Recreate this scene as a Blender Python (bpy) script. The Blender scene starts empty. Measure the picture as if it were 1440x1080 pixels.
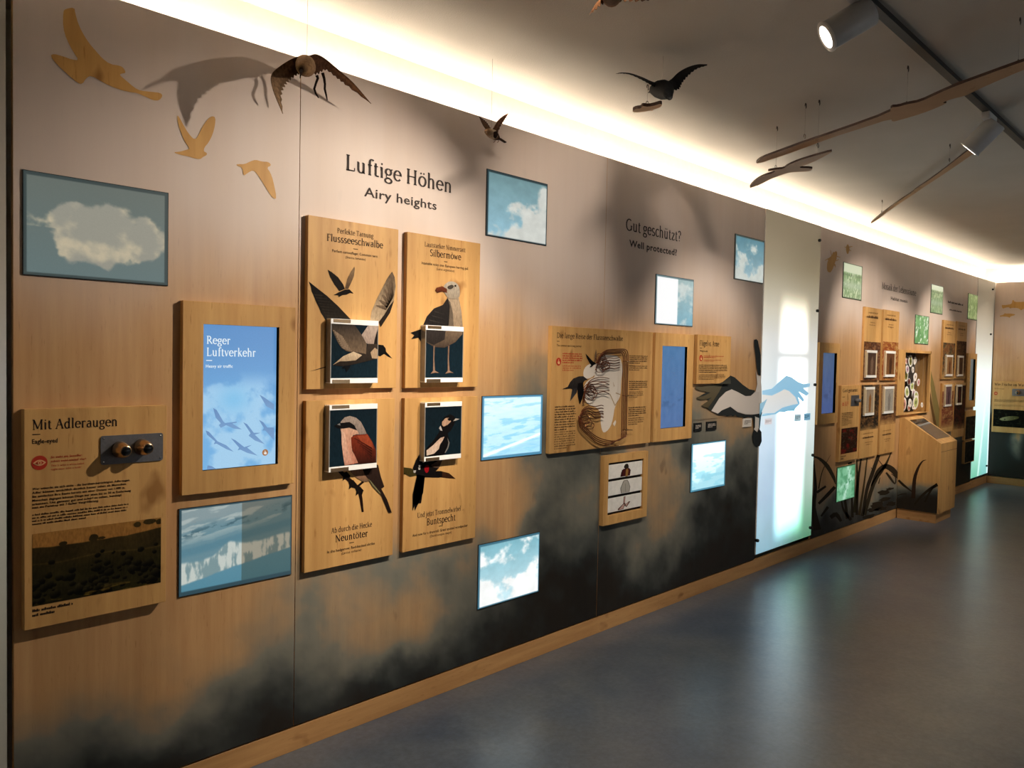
import bpy, math, random
import numpy as np
from mathutils import Vector, Matrix
from mathutils.geometry import tessellate_polygon

SC = bpy.context.scene
COL = SC.collection
random.seed(7)

# ------------------------------------------------------------------ camera
# World: exhibition wall in the plane Y = 0 running along +X, floor Z = 0,
# visitor side Y < 0, metres.
FPX = 1109.84
YAW, PITCH, ROLL = 0.7656993, -0.03473095, 0.02056557
CAM = np.array([0.0, -2.7647786, 1.6])
def _axes():
    cy, sy = math.cos(YAW), math.sin(YAW); cp, sp = math.cos(PITCH), math.sin(PITCH)
    F = np.array([cy*cp, sy*cp, sp]); R = np.array([sy, -cy, 0.0]); U = np.cross(R, F)
    cr, sr = math.cos(ROLL), math.sin(ROLL)
    return cr*R + sr*U, -sr*R + cr*U, F
AX_R, AX_U, AX_F = _axes()
cam_data = bpy.data.cameras.new('camera')
cam_data.sensor_width = 36.0
cam_data.lens = FPX/1440*36.0
cam_data.clip_start = 0.05
camera = bpy.data.objects.new('camera', cam_data)
m = Matrix([[AX_R[i], AX_U[i], -AX_F[i], CAM[i]] for i in range(3)] + [[0, 0, 0, 1]])
camera.matrix_world = m
COL.objects.link(camera)
SC.camera = camera

# ------------------------------------------------------------------ world, exposure
world = bpy.data.worlds.new('world'); SC.world = world
world.use_nodes = True
world.node_tree.nodes['Background'].inputs[0].default_value = (0.9, 0.95, 1.0, 1)
world.node_tree.nodes['Background'].inputs[1].default_value = 0.02
SC.view_settings.view_transform = 'Standard'
SC.view_settings.look = 'None'
SC.view_settings.gamma = 1.0
SC.view_settings.exposure = 0.0
SC.view_settings.use_curve_mapping = False

# spotlights on the ceiling track: (x, tilt target on the wall (x, z), watts, cone degrees)
WARM = (1.0, 0.87, 0.72)
TRACK_Y = -1.64
CEIL = 2.95
SPOTS = [  # only two of these lamps are in view
    (-0.60, (-0.10, 1.30), 8, 60),
    (1.40, (3.80, 2.02), 185, 46),
    (2.10, (2.65, 0.45), 200, 68),  # unseen lamp added to brighten the lower wall
    (2.93, (1.76, 1.66), 225, 64),
    (4.76, (4.72, 1.20), 130, 66),
    (6.60, (7.75, 1.55), 190, 62),
    (8.10, (8.60, 1.30), 140, 62),
    (9.40, (9.75, 1.60), 160, 60),
    (11.4, (11.9, 1.50), 80, 60),
]
LED_STRENGTH = 60.0
ASSUMED_DAYLIGHT = 1.6  # glow strength of the assumed, unseen windows

# ------------------------------------------------------------------ helpers
def lin(c):
    return tuple(((v/255.0)/12.92 if v <= 10 else (((v/255.0)+0.055)/1.055)**2.4) for v in c)
def linarr(a):
    a = np.clip(np.asarray(a, float)/255.0, 0, 1)
    return np.where(a <= 0.04045, a/12.92, ((a+0.055)/1.055)**2.4)
def ray(px, py):
    return AX_F*FPX + AX_R*(px-720.0) - AX_U*(py-540.0)
def aty(px, py, Y=0.0):
    D = ray(px, py); return CAM + D*((Y-CAM[1])/D[1])
def atz(px, py, Z=0.0):
    D = ray(px, py); return CAM + D*((Z-CAM[2])/D[2])
def atx(px, py, X):
    D = ray(px, py); return CAM + D*((X-CAM[0])/D[0])
def crop(x0, y0, s, pts):
    return [(x0+a*s, y0+b*s) for a, b in pts]

def origin_of(o):
    v = Vector((0, 0, 0))
    while o is not None:
        v = v + o.location; o = o.parent
    return v
def tag(o, label=None, cat=None, group=None, kind=None):
    if label: o['label'] = label
    if cat: o['category'] = cat
    if group: o['group'] = group
    if kind: o['kind'] = kind
    return o
def empty(name, loc, label=None, cat=None, group=None, kind=None):
    o = bpy.data.objects.new(name, None); COL.objects.link(o)
    o.empty_display_size = 0.05
    o.location = loc
    return tag(o, label, cat, group, kind)

class MB:
    """collects shapes and links them as one mesh object"""
    def __init__(s): s.v = []; s.f = []; s.c = []; s.m = []; s.sm = []
    def add(s, vs, fs, col=(1, 1, 1), mat=0, smooth=False):
        n = len(s.v)
        s.v.extend([tuple(map(float, p)) for p in vs])
        if len(col) == len(vs) and hasattr(col[0], '__len__'): s.c.extend([tuple(q) for q in col])
        else: s.c.extend([tuple(col)]*len(vs))
        for f in fs:
            s.f.append([i+n for i in f]); s.m.append(mat); s.sm.append(smooth)
        return s
    def box(s, x0, x1, y0, y1, z0, z1, col=(1, 1, 1), mat=0, bev=0.0):
        if x0 > x1: x0, x1 = x1, x0
        if y0 > y1: y0, y1 = y1, y0
        if z0 > z1: z0, z1 = z1, z0
        b = min(bev, (x1-x0)/2.1, (y1-y0)/2.1, (z1-z0)/2.1)
        if b <= 0:
            vs = [(x, y, z) for x in (x0, x1) for y in (y0, y1) for z in (z0, z1)]
            fs = [(0, 1, 3, 2), (4, 6, 7, 5), (0, 4, 5, 1), (2, 3, 7, 6), (0, 2, 6, 4), (1, 5, 7, 3)]
            return s.add(vs, fs, col, mat)
        # chamfered box: rings along y
        def ring(y, i): return [(x0+i, y, z0+b), (x0+b, y, z0+i), (x1-b, y, z0+i), (x1-i, y, z0+b), (x1-i, y, z1-b), (x1-b, y, z1-i), (x0+b, y, z1-i), (x0+i, y, z1-b)]
        rs = [ring(y0, b), ring(y0+b, 0), ring(y1-b, 0), ring(y1, b)]
        vs = sum(rs, []); fs = []
        for k in range(3):
            for j in range(8):
                a = k*8+j; c = k*8+(j+1) % 8
                fs.append((a, c, c+8, a+8))
        fs.append(tuple(range(7, -1, -1))); fs.append(tuple(range(24, 32)))
        return s.add(vs, fs, col, mat)
    def tube(s, path, r, n=8, col=(1, 1, 1), mat=0, smooth=True, flat=1.0, upv=None):
        P = [np.array(p, float) for p in path]; k = len(P)
        rr = r if hasattr(r, '__len__') else [r]*k
        up = np.array(upv, float) if upv is not None else np.array([0.0, 0.0, 1.0]); vs = []
        prev = None
        for i in range(k):
            t = P[min(i+1, k-1)]-P[max(i-1, 0)]; t = t/(np.linalg.norm(t)+1e-9)
            if prev is None:
                a = np.cross(t, up)
                if np.linalg.norm(a) < 1e-3: a = np.cross(t, [1.0, 0.2, 0])
            else: a = prev-t*(prev@t)
            a = a/(np.linalg.norm(a)+1e-9); b = np.cross(t, a); prev = a
            for j in range(n):
                w = 2*math.pi*j/n
                vs.append(P[i]+rr[i]*(a*math.cos(w)+b*math.sin(w)*flat))
        fs = []
        for i in range(k-1):
            for j in range(n):
                fs.append((i*n+j, i*n+(j+1) % n, (i+1)*n+(j+1) % n, (i+1)*n+j))
        fs.append(tuple(range(n-1, -1, -1))); fs.append(tuple(range((k-1)*n, k*n)))
        cc = col
        if hasattr(col[0], '__len__'): cc = [col[i] for i in range(k) for j in range(n)]
        return s.add(vs, fs, cc, mat, smooth)
    def poly(s, pts, col=(1, 1, 1), mat=0):
        """flat filled polygon through 3D points"""
        pv = [Vector(p) for p in pts]
        tris = tessellate_polygon([pv])
        return s.add(pts, [tuple(t) for t in tris], col, mat)
    def prism(s, pts, d, col=(1, 1, 1), mat=0, side=None):
        """polygon through 3D points extruded by vector d"""
        n = len(pts); top = [np.array(p, float)+np.array(d, float) for p in pts]
        tris = [tuple(t) for t in tessellate_polygon([[Vector(p) for p in pts]])]
        vs = list(pts)+top
        fs = tris+[tuple(i+n for i in t[::-1]) for t in tris]
        s.add(vs, fs, col, mat)
        sv = list(pts)+top
        s.add(sv, [(i, (i+1) % n, (i+1) % n+n, i+n) for i in range(n)], col, mat if side is None else side)
        return s
    def disc(s, c, r, axis='y', n=20, col=(1, 1, 1), mat=0, rz=None):
        rz = r if rz is None else rz
        pts = []
        for j in range(n):
            w = 2*math.pi*j/n; a, b = r*math.cos(w), rz*math.sin(w)
            pts.append((c[0]+a, c[1], c[2]+b) if axis == 'y' else ((c[0], c[1]+a, c[2]+b) if axis == 'x' else (c[0]+a, c[1]+b, c[2])))
        return s.add(pts, [tuple(range(n))], col, mat)
    def ell(s, c, r, n=12, k=8, col=(1, 1, 1), mat=0):
        vs = []; fs = []
        for i in range(k+1):
            ph = math.pi*i/k
            for j in range(n):
                w = 2*math.pi*j/n
                vs.append((c[0]+r[0]*math.sin(ph)*math.cos(w), c[1]+r[1]*math.sin(ph)*math.sin(w), c[2]+r[2]*math.cos(ph)))
        for i in range(k):
            for j in range(n):
                fs.append((i*n+j, (i+1)*n+j, (i+1)*n+(j+1) % n, i*n+(j+1) % n))
        return s.add(vs, fs, col, mat, True)
    def build(s, name, mats, parent=None, label=None, loc=None):
        off = Vector((0, 0, 0))
        if parent is not None: off = origin_of(parent)
        elif loc is not None: off = Vector(loc)
        me = bpy.data.meshes.new(name)
        me.from_pydata([(p[0]-off.x, p[1]-off.y, p[2]-off.z) for p in s.v], [], s.f)
        if not isinstance(mats, (list, tuple)): mats = [mats]
        for mm in mats: me.materials.append(mm)
        me.polygons.foreach_set('material_index', s.m)
        me.polygons.foreach_set('use_smooth', s.sm)
        a = me.color_attributes.new('Col', 'FLOAT_COLOR', 'POINT')
        a.data.foreach_set('color', np.array([(*c[:3], 1.0) for c in s.c], dtype=np.float32).ravel())
        me.update()
        o = bpy.data.objects.new(name, me); COL.objects.link(o)
        if parent is not None: o.parent = parent
        elif loc is not None: o.location = loc
        if label: o['label'] = label
        return o

def grid_obj(name, fn, nu, nv, cols, mat, parent=None, loc=None):
    """fn(u,v)->world xyz arrays, cols (nv,nu,3) linear colours stored per vertex"""
    u, v = np.meshgrid(np.linspace(0, 1, nu), np.linspace(0, 1, nv))
    P = np.stack(fn(u, v), -1).reshape(-1, 3)
    off = origin_of(parent) if parent is not None else Vector(loc or (0, 0, 0))
    P = P-np.array(off)
    i = np.arange(nv*nu).reshape(nv, nu)
    F = np.stack([i[:-1, :-1], i[1:, :-1], i[1:, 1:], i[:-1, 1:]], -1).reshape(-1, 4)
    me = bpy.data.meshes.new(name)
    me.from_pydata(P.tolist(), [], F.tolist())
    me.materials.append(mat)
    a = me.color_attributes.new('Col', 'FLOAT_COLOR', 'POINT')
    c4 = np.ones((nv*nu, 4), np.float32); c4[:, :3] = np.asarray(cols).reshape(-1, 3)
    a.data.foreach_set('color', c4.ravel())
    me.update()
    o = bpy.data.objects.new(name, me); COL.objects.link(o)
    if parent is not None: o.parent = parent
    else: o.location = off
    return o

# numpy noise
def _hash(ix, iy, seed):
    h = (ix.astype(np.int64)*374761393 + iy.astype(np.int64)*668265263 + seed*982451653) & 0x7fffffff
    h = (h ^ (h >> 13))*1274126177 & 0x7fffffff
    h = h ^ (h >> 16)
    return (h & 0xffff)/65535.0
def vnoise(x, y, seed=0):
    ix = np.floor(x); iy = np.floor(y); fx = x-ix; fy = y-iy
    fx = fx*fx*fx*(fx*(fx*6-15)+10); fy = fy*fy*fy*(fy*(fy*6-15)+10)
    a = _hash(ix, iy, seed); b = _hash(ix+1, iy, seed); c = _hash(ix, iy+1, seed); d = _hash(ix+1, iy+1, seed)
    return (a*(1-fx)+b*fx)*(1-fy)+(c*(1-fx)+d*fx)*fy
def fbm(x, y, o=5, seed=0, g=0.5):
    t = 0; a = 1.0; n = 0
    for k in range(o):
        t = t+a*vnoise(x, y, seed+k*17); n += a; a *= g
        x, y = (x*0.8-y*0.6)*2.03+3.1, (x*0.6+y*0.8)*2.03+1.7
    return t/n
def sstep(a, b, x):
    t = np.clip((x-a)/(b-a), 0, 1); return t*t*(3-2*t)
def mix3(a, b, t):
    return np.asarray(a, float)*(1-t[..., None])+np.asarray(b, float)*t[..., None]

# ------------------------------------------------------------------ materials
def newmat(name):
    m = bpy.data.materials.new(name); m.use_nodes = True
    nt = m.node_tree; return m, nt, nt.nodes['Principled BSDF']
def N(nt, t, **kw):
    n = nt.nodes.new(t)
    for k, v in kw.items(): setattr(n, k, v)
    return n
def noise_node(nt, scale, detail=4, rough=0.55, vec=None, map_scale=None):
    n = N(nt, 'ShaderNodeTexNoise'); n.inputs['Scale'].default_value = scale
    n.inputs['Detail'].default_value = detail; n.inputs['Roughness'].default_value = rough
    if vec is None:
        g = N(nt, 'ShaderNodeNewGeometry'); vec = g.outputs['Position']
    if map_scale:
        mp = N(nt, 'ShaderNodeMapping'); mp.inputs['Scale'].default_value = map_scale
        nt.links.new(vec, mp.inputs['Vector']); vec = mp.outputs['Vector']
    nt.links.new(vec, n.inputs['Vector'])
    return n
def ramp(nt, fac, stops):
    r = N(nt, 'ShaderNodeValToRGB')
    while len(r.color_ramp.elements) < len(stops): r.color_ramp.elements.new(0.5)
    for e, (p, c) in zip(r.color_ramp.elements, stops):
        e.position = p; e.color = (*c, 1)
    nt.links.new(fac, r.inputs[0]); return r
def mixc(nt, fac, a, b, mode='MIX'):
    n = N(nt, 'ShaderNodeMix', data_type='RGBA', blend_type=mode)
    for s, v in ((n.inputs[0], fac), (n.inputs[6], a), (n.inputs[7], b)):
        if hasattr(v, 'type') and hasattr(v, 'is_linked'): nt.links.new(v, s)
        elif isinstance(v, (int, float)): s.default_value = v
        else: s.default_value = (*v, 1) if len(v) == 3 else v
    return n.outputs[2]

def plain(name, rgb, rough=0.5, metal=0.0, var=0.08, scale=30.0, spec=0.5, coat=0.0):
    m, nt, b = newmat(name)
    c = lin(rgb)
    n = noise_node(nt, scale, 3)
    r = ramp(nt, n.outputs[0], [(0.3, tuple(v*(1-var) for v in c)), (0.7, tuple(min(1, v*(1+var)) for v in c))])
    nt.links.new(r.outputs[0], b.inputs['Base Color'])
    b.inputs['Roughness'].default_value = rough; b.inputs['Metallic'].default_value = metal
    b.inputs['Specular IOR Level'].default_value = spec
    b.inputs['Coat Weight'].default_value = coat
    return m
def vcol(name, rough=0.6, spec=0.3, grain=0.0, gscale=(60, 60, 60), metal=0.0):
    """colour of each shape from its mesh colour attribute, with a fine procedural grain"""
    m, nt, b = newmat(name)
    a = N(nt, 'ShaderNodeVertexColor', layer_name='Col'); c = a.outputs['Color']
    if grain > 0:
        n = noise_node(nt, 1.0, 4, 0.6, map_scale=gscale)
        r = ramp(nt, n.outputs[0], [(0.3, (1-grain,)*3), (0.7, (1.0,)*3)])
        c = mixc(nt, 1.0, c, r.outputs[0], 'MULTIPLY')
    nt.links.new(c, b.inputs['Base Color'])
    b.inputs['Roughness'].default_value = rough; b.inputs['Specular IOR Level'].default_value = spec
    b.inputs['Metallic'].default_value = metal
    return m
def glow(name, strength=1.0, base=(0.02, 0.02, 0.02), rough=0.35, spec=0.3):
    """backlit picture or display: the image given off as light"""
    m, nt, b = newmat(name)
    a = N(nt, 'ShaderNodeVertexColor', layer_name='Col')
    n = noise_node(nt, 220, 2)
    r = ramp(nt, n.outputs[0], [(0.3, (0.95,)*3), (0.7, (1.0,)*3)])
    c = mixc(nt, 1.0, a.outputs['Color'], r.outputs[0], 'MULTIPLY')
    nt.links.new(c, b.inputs['Emission Color'])
    b.inputs['Emission Strength'].default_value = strength
    b.inputs['Base Color'].default_value = (*base, 1)
    b.inputs['Roughness'].default_value = rough; b.inputs['Specular IOR Level'].default_value = spec
    return m
def wood(name, light, dark, mural=False, rough=0.5, horizontal=False):
    m, nt, b = newmat(name)
    g = N(nt, 'ShaderNodeNewGeometry'); pos = g.outputs['Position']
    sc = (2.2, 2.2, 26) if horizontal else (26, 26, 1.6)
    grain = noise_node(nt, 1.0, 5, 0.6, pos, sc)
    plank = noise_node(nt, 1.0, 2, 0.4, pos, (0.5, 0.5, 3.0) if horizontal else (3.0, 3.0, 0.12))
    knot = noise_node(nt, 1.0, 2, 0.5, pos, (5, 5, 9) if horizontal else (9, 9, 5))
    lo, hi = lin(dark), lin(light)
    r1 = ramp(nt, grain.outputs[0], [(0.25, tuple(l*0.8+h*0.2 for l, h in zip(lo, hi))), (0.7, hi)])
    r2 = ramp(nt, plank.outputs[0], [(0.35, (0.80, 0.78, 0.74)), (0.65, (1.06, 1.05, 1.04))])
    c = mixc(nt, 1.0, r1.outputs[0], r2.outputs[0], 'MULTIPLY')
    r3 = ramp(nt, knot.outputs[0], [(0.67, (1, 1, 1)), (0.76, (0.55, 0.46, 0.38))])
    c = mixc(nt, 1.0, c, r3.outputs[0], 'MULTIPLY')
    fleck = noise_node(nt, 1.0, 3, 0.6, pos, (20, 20, 120) if horizontal else (150, 150, 14))
    r4 = ramp(nt, fleck.outputs[0], [(0.62, (1, 1, 1)), (0.74, (0.72, 0.64, 0.56))])
    c = mixc(nt, 1.0, c, r4.outputs[0], 'MULTIPLY')
    if mural:
        a = N(nt, 'ShaderNodeVertexColor', layer_name='Col')
        sep = N(nt, 'ShaderNodeSeparateColor'); nt.links.new(a.outputs['Color'], sep.inputs[0])
        # printed pale haze, then printed storm cloud ink (pattern of the wallcovering)
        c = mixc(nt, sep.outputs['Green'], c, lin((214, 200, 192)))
        ink = ramp(nt, sep.outputs['Red'], [(0.0, lin((140, 130, 108))), (0.42, lin((106, 116, 112))), (0.70, lin((66, 80, 82))), (0.90, lin((30, 42, 46))), (1.0, lin((13, 19, 21)))])
        fac = ramp(nt, sep.outputs['Red'], [(0.0, (0, 0, 0)), (0.15, (0.42,)*3), (0.40, (0.86,)*3), (0.9, (0.97,)*3)])
        inkc = mixc(nt, 0.10, ink.outputs[0], c, 'MULTIPLY')
        c = mixc(nt, fac.outputs[0], c, inkc)
    nt.links.new(c, b.inputs['Base Color'])
    b.inputs['Roughness'].default_value = rough
    b.inputs['Specular IOR Level'].default_value = 0.25
    return m

M = {}
M['mural'] = wood('mural_wood', (206, 165, 117), (178, 132, 88), mural=True)
M['lectern'] = wood('lectern_oak', (214, 170, 108), (182, 134, 78), mural=True)
M['panel'] = wood('panel_oak', (214, 170, 108), (182, 134, 78))
M['lath'] = wood('plinth_oak', (206, 160, 106), (172, 124, 76), horizontal=True)
M['ply'] = wood('plywood', (210, 170, 130), (180, 138, 98), horizontal=True)
M['plyedge'] = plain('plywood_edge', (70, 46, 32), 0.7, var=0.25, scale=200)  # shade of the unlit board edges put into their colour
M['ink'] = vcol('printing_ink', 0.7, 0.1)
M['print'] = vcol('printed_picture', 0.7, 0.06, 0.42, (150, 150, 60))
M['feather'] = vcol('feathers', 0.8, 0.08, 0.55, (110, 110, 110))
M['satin'] = plain('white_satin', (232, 230, 226), 0.35)
M['acrylic'] = plain('acrylic_edge', (238, 238, 236), 0.12, var=0.03, spec=0.7)  # white stands for bright reflections inside the clear acrylic
M['acrylictint'] = plain('acrylic_tinted', (204, 184, 152), 0.15, var=0.06, spec=0.7)  # cream tone stands for oak reflected in the acrylic
M['acrylicside'] = plain('acrylic_side', (150, 146, 140), 0.2, metal=0.3)
M['black'] = plain('black_plastic', (10, 10, 11), 0.5)
M['gap'] = plain('shadow_gap', (30, 22, 17), 0.9)
M['steel'] = plain('brushed_plate', (112, 112, 116), 0.38, metal=0.6, var=0.1, scale=120)
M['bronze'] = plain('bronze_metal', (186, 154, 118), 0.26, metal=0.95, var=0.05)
M['chrome'] = plain('chrome', (205, 205, 205), 0.15, metal=1.0)
M['lens'] = plain('dark_lens', (6, 6, 8), 0.05, spec=0.8, coat=0.6)
M['copper'] = plain('copper_wire', (112, 62, 38), 0.3, metal=0.6, var=0.12)
M['white_paint'] = plain('white_paint', (226, 222, 214), 0.8, var=0.03)
M['lamp_white'] = plain('lamp_enamel', (200, 200, 200), 0.4, var=0.03)
M['track'] = plain('track_dark', (44, 42, 40), 0.5)
M['thread'] = plain('nylon_thread', (150, 140, 128), 0.5)
M['hook'] = plain('wire_hook', (70, 60, 52), 0.4, metal=0.6)
M['glow'] = glow('backlit_film', 1.0)
M['glowdiff'] = glow('frosted_backlit', 1.0, (0.42, 0.40, 0.37), 0.5)
M['screen'] = glow('display', 1.0, (0.01, 0.01, 0.012), 0.2, 0.4)

def emitter(name, rgb, strength):
    m, nt, b = newmat(name)
    n = noise_node(nt, 4, 1)
    r = ramp(nt, n.outputs[0], [(0.0, rgb), (1.0, rgb)])
    nt.links.new(r.outputs[0], b.inputs['Emission Color'])
    b.inputs['Emission Strength'].default_value = strength
    b.inputs['Base Color'].default_value = (0.8, 0.8, 0.8, 1)
    return m
M['led'] = emitter('led_light', (1.0, 0.88, 0.72), LED_STRENGTH)
M['lamp_glow'] = emitter('lamp_lens_light', (1.0, 0.9, 0.78), 9.0)
M['day'] = emitter('daylight_pane', (0.72, 0.86, 1.0), ASSUMED_DAYLIGHT)  # pane glow of the assumed windows out of view

def floor_mat():
    m, nt, b = newmat('linoleum')
    n1 = noise_node(nt, 1.1, 6, 0.65); n2 = noise_node(nt, 34, 4, 0.7); n3 = noise_node(nt, 5, 5, 0.65)
    r1 = ramp(nt, n1.outputs[0], [(0.3, lin((72, 85, 104))), (0.5, lin((90, 100, 112))), (0.7, lin((97, 102, 106)))])
    r2 = ramp(nt, n2.outputs[0], [(0.3, (0.72,)*3), (0.7, (1.15,)*3)])
    r3 = ramp(nt, n3.outputs[0], [(0.3, (0.72, 0.76, 0.84)), (0.7, (1.16, 1.12, 1.06))])
    c = mixc(nt, 1.0, r1.outputs[0], r2.outputs[0], 'MULTIPLY')
    c = mixc(nt, 1.0, c, r3.outputs[0], 'MULTIPLY')
    nt.links.new(c, b.inputs['Base Color'])
    b.inputs['Roughness'].default_value = 0.30
    b.inputs['Specular IOR Level'].default_value = 0.8
    bp = N(nt, 'ShaderNodeBump'); bp.inputs['Strength'].default_value = 0.06; bp.inputs['Distance'].default_value = 0.01
    nt.links.new(n2.outputs[0], bp.inputs['Height']); nt.links.new(bp.outputs[0], b.inputs['Normal'])
    return m
M['floor'] = floor_mat()
def ceil_mat():
    m, nt, b = newmat('ceiling_stucco')
    n = noise_node(nt, 160, 4, 0.6); n1 = noise_node(nt, 2, 2)
    r = ramp(nt, n1.outputs[0], [(0.3, lin((196, 188, 176))), (0.7, lin((204, 196, 184)))])
    nt.links.new(r.outputs[0], b.inputs['Base Color']); b.inputs['Roughness'].default_value = 0.95
    bp = N(nt, 'ShaderNodeBump'); bp.inputs['Strength'].default_value = 0.5; bp.inputs['Distance'].default_value = 0.004
    nt.links.new(n.outputs[0], bp.inputs['Height']); nt.links.new(bp.outputs[0], b.inputs['Normal'])
    return m
M['ceiling'] = ceil_mat()
INK = lin((44, 34, 28)); RED = lin((170, 52, 36))

# ------------------------------------------------------------------ room shell
XW0, XS0, XS1, XS2, XC = 0.679, 5.564, 6.564, 11.478, 12.341
WTOP, WBOT = 2.741, 0.105
XMIN, YMIN, XMAX = -2.6, -5.6, XC
def struct(mb, name, mat, parent=None):
    o = mb.build(name, mat, parent)
    if parent is None: o['kind'] = 'structure'
    return o
struct(MB().box(XMIN-.2, XC+.4, YMIN-.2, .35, -0.12, 0.0), 'floor', M['floor'])
struct(MB().box(XMIN-.2, XC+.4, YMIN-.2, .35, CEIL, CEIL+.12), 'ceiling', M['ceiling'])
struct(MB().box(XMIN-.2, XC+.4, YMIN-.2, YMIN, 0, CEIL), 'wall_right', M['white_paint'])
struct(MB().box(XMIN-.2, XMIN, YMIN, .15, 0, CEIL), 'wall_rear', M['white_paint'])

# --- mural pattern: how much storm-cloud ink is printed where (sampled from the print)
INKPTS = [(60,1070,.75),(150,1070,1),(250,1060,1),(400,1010,1),(500,980,1),(600,945,1),(700,905,1),(800,870,1),(900,835,1),(1000,800,1),(1055,775,1),
(50,1020,.25),(120,1012,.3),(200,1005,.5),(260,1000,.75),(330,985,.9),(400,965,.85),(450,970,.92),(550,950,.9),(650,905,.9),(720,880,.95),(850,835,1),(950,800,1),(1040,770,1),
(60,960,0),(150,960,0),(220,960,.03),(280,955,.05),(320,925,.05),(360,925,.5),(400,905,.55),(430,925,.72),(480,938,.5),(520,905,.22),(580,892,.15),(620,890,.35),(660,880,.8),(700,872,.75),
(60,900,0),(250,900,0),(330,870,0),(345,840,0),(372,862,.35),(400,850,.5),(440,862,.4),(425,845,.3),(470,840,.5),(460,880,.3),(510,850,.25),(545,845,.15),(590,850,.15),(620,852,.5),(640,830,.5),(655,850,.5),
(420,800,.55),(440,815,.5),(500,822,.5),(560,800,.5),(600,805,.55),(640,790,.5),(660,775,.45),(375,815,.05),(405,790,.06),(400,760,0),(370,830,.05),
(668,720,.02),(668,660,0),(690,680,.08),(720,700,.03),(745,690,.1),(700,735,.06),(760,740,.6),(765,690,.5),(770,640,.65),(770,720,.8),(730,660,.08),
(690,540,.12),(700,520,.03),(740,532,.3),(765,560,.5),(760,600,.55),(770,620,.7),(700,480,0),(760,440,0),
(790,650,.85),(830,650,.75),(800,680,.7),(755,665,.4),(800,705,.42),(820,690,.45),(840,660,.6),(850,760,.85),(800,760,.7),(780,785,.85),(830,800,.97),(780,830,1),(880,760,.6),(900,770,.45),(930,740,.35),(950,700,.3),(930,680,.3),(925,640,.3),(940,620,.5),(920,655,.25),(870,790,.9),(900,800,.75),(940,790,.65),(955,760,.55),(970,760,.88),(1000,740,.92),(1030,740,.97),(1050,700,.92),(1040,660,.75),(960,640,.75),(965,610,.8),(1000,600,.65),(1030,612,.4),(1045,590,.2),(1050,620,.5),(1035,640,.7),(985,710,.92),(960,700,.45),(1060,640,.7),(990,585,.25),(1020,578,.08),(1055,570,.05),(975,595,.5),
(840,470,0),(900,440,0),(960,520,0),(1000,470,0),(1050,480,0),(1050,540,0),(920,560,.2),(850,560,.3),(600,500,0),(500,500,0),(450,720,0),(600,720,0),(300,700,0),(150,700,0),(40,700,0),(40,500,0),(200,430,0),(300,600,0)]
INKPTS2 = [(1142,748,1),(1150,700,.4),(1165,735,.95),(1200,728,.9),(1240,706,.9),(1180,715,.7),(1250,680,.35),(1215,690,.25),(1160,640,0),(1165,670,.05),(1200,600,0),(1240,650,.02),(1255,708,.9),(1255,640,0),(1300,690,.9),(1300,600,0),(1200,500,0),(1290,500,0),(1345,690,1),(1350,660,1),(1352,640,.95),(1360,600,.7),(1362,575,.2),(1345,545,.02),(1330,480,0),(1360,470,0),(1230,690,.45),(1320,640,.3)]
def ink_field(X, Z, pts, s=0.08):
    P = np.array([(*aty(a, b, 0)[[0, 2]], d) for a, b, d in pts])
    wx = (fbm(X*3.4, Z*3.4, 6, 3, .6)-.5)*.20; wz = (fbm(X*3.4+9, Z*3.4+4, 6, 8, .6)-.5)*.20
    x, z = X+wx*.8, Z+wz
    num = np.zeros_like(X); den = np.zeros_like(X)+1e-9
    for px, pz, d in P:
        sx = s*(1.0+0.10*px)
        w = np.exp(-(((x-px)/sx)**2+((z-pz)/s)**2)*0.5)+1e-5/(1e-3+((x-px)**2+(z-pz)**2)**2)
        num += w*d; den += w
    D = num/den
    D = D+(fbm(X*7, Z*7, 6, 21, .58)-.5)*.42*np.clip(D*(1.15-D)*3, 0, 1)
    return np.clip((D-.06)/.92, 0, 1)**1.12
def mural_cols(X, Z, pts):
    shp = X.shape
    Dk = ink_field(X, Z, pts)
    Dk = np.where(Z > 1.75, Dk*np.clip(1-(Z-1.75)/.15, 0, 1), Dk)
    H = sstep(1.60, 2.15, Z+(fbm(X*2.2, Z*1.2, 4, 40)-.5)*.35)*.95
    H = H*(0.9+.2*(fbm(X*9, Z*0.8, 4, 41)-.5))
    return np.stack([Dk, np.clip(H, 0, .94), np.zeros(shp)], -1)

wall_left = empty('wall_left', (0, 0, 0), kind='structure')
MB().box(XMIN, XC+.4, .15, .35, 0, CEIL).build('back_wall', M['white_paint'], wall_left)
def board(x0, x1, z0, z1, pts, res=0.016):
    nu = max(2, int((x1-x0)/res)); nv = max(2, int((z1-z0)/res))
    u, v = np.meshgrid(np.linspace(0, 1, nu), np.linspace(0, 1, nv))
    X = x0+(x1-x0)*u; Z = z1-(z1-z0)*v
    o = grid_obj('wall_board', lambda a, b: (x0+(x1-x0)*a, 0*a, z1-(z1-z0)*b), nu, nv, mural_cols(X, Z, pts), M['mural'], wall_left)
    return o
g = 0.0015
NX0, NZ1 = aty(1269.5, 495, 0)[[0, 2]]; NX1, NZ0 = aty(1303, 579, 0)[[0, 2]]
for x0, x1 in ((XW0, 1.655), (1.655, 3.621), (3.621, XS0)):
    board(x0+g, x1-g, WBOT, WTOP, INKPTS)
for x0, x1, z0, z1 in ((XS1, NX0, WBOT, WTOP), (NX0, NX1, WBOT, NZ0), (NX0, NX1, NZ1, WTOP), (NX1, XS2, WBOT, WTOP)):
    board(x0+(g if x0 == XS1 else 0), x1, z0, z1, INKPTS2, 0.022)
core = MB()
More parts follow.
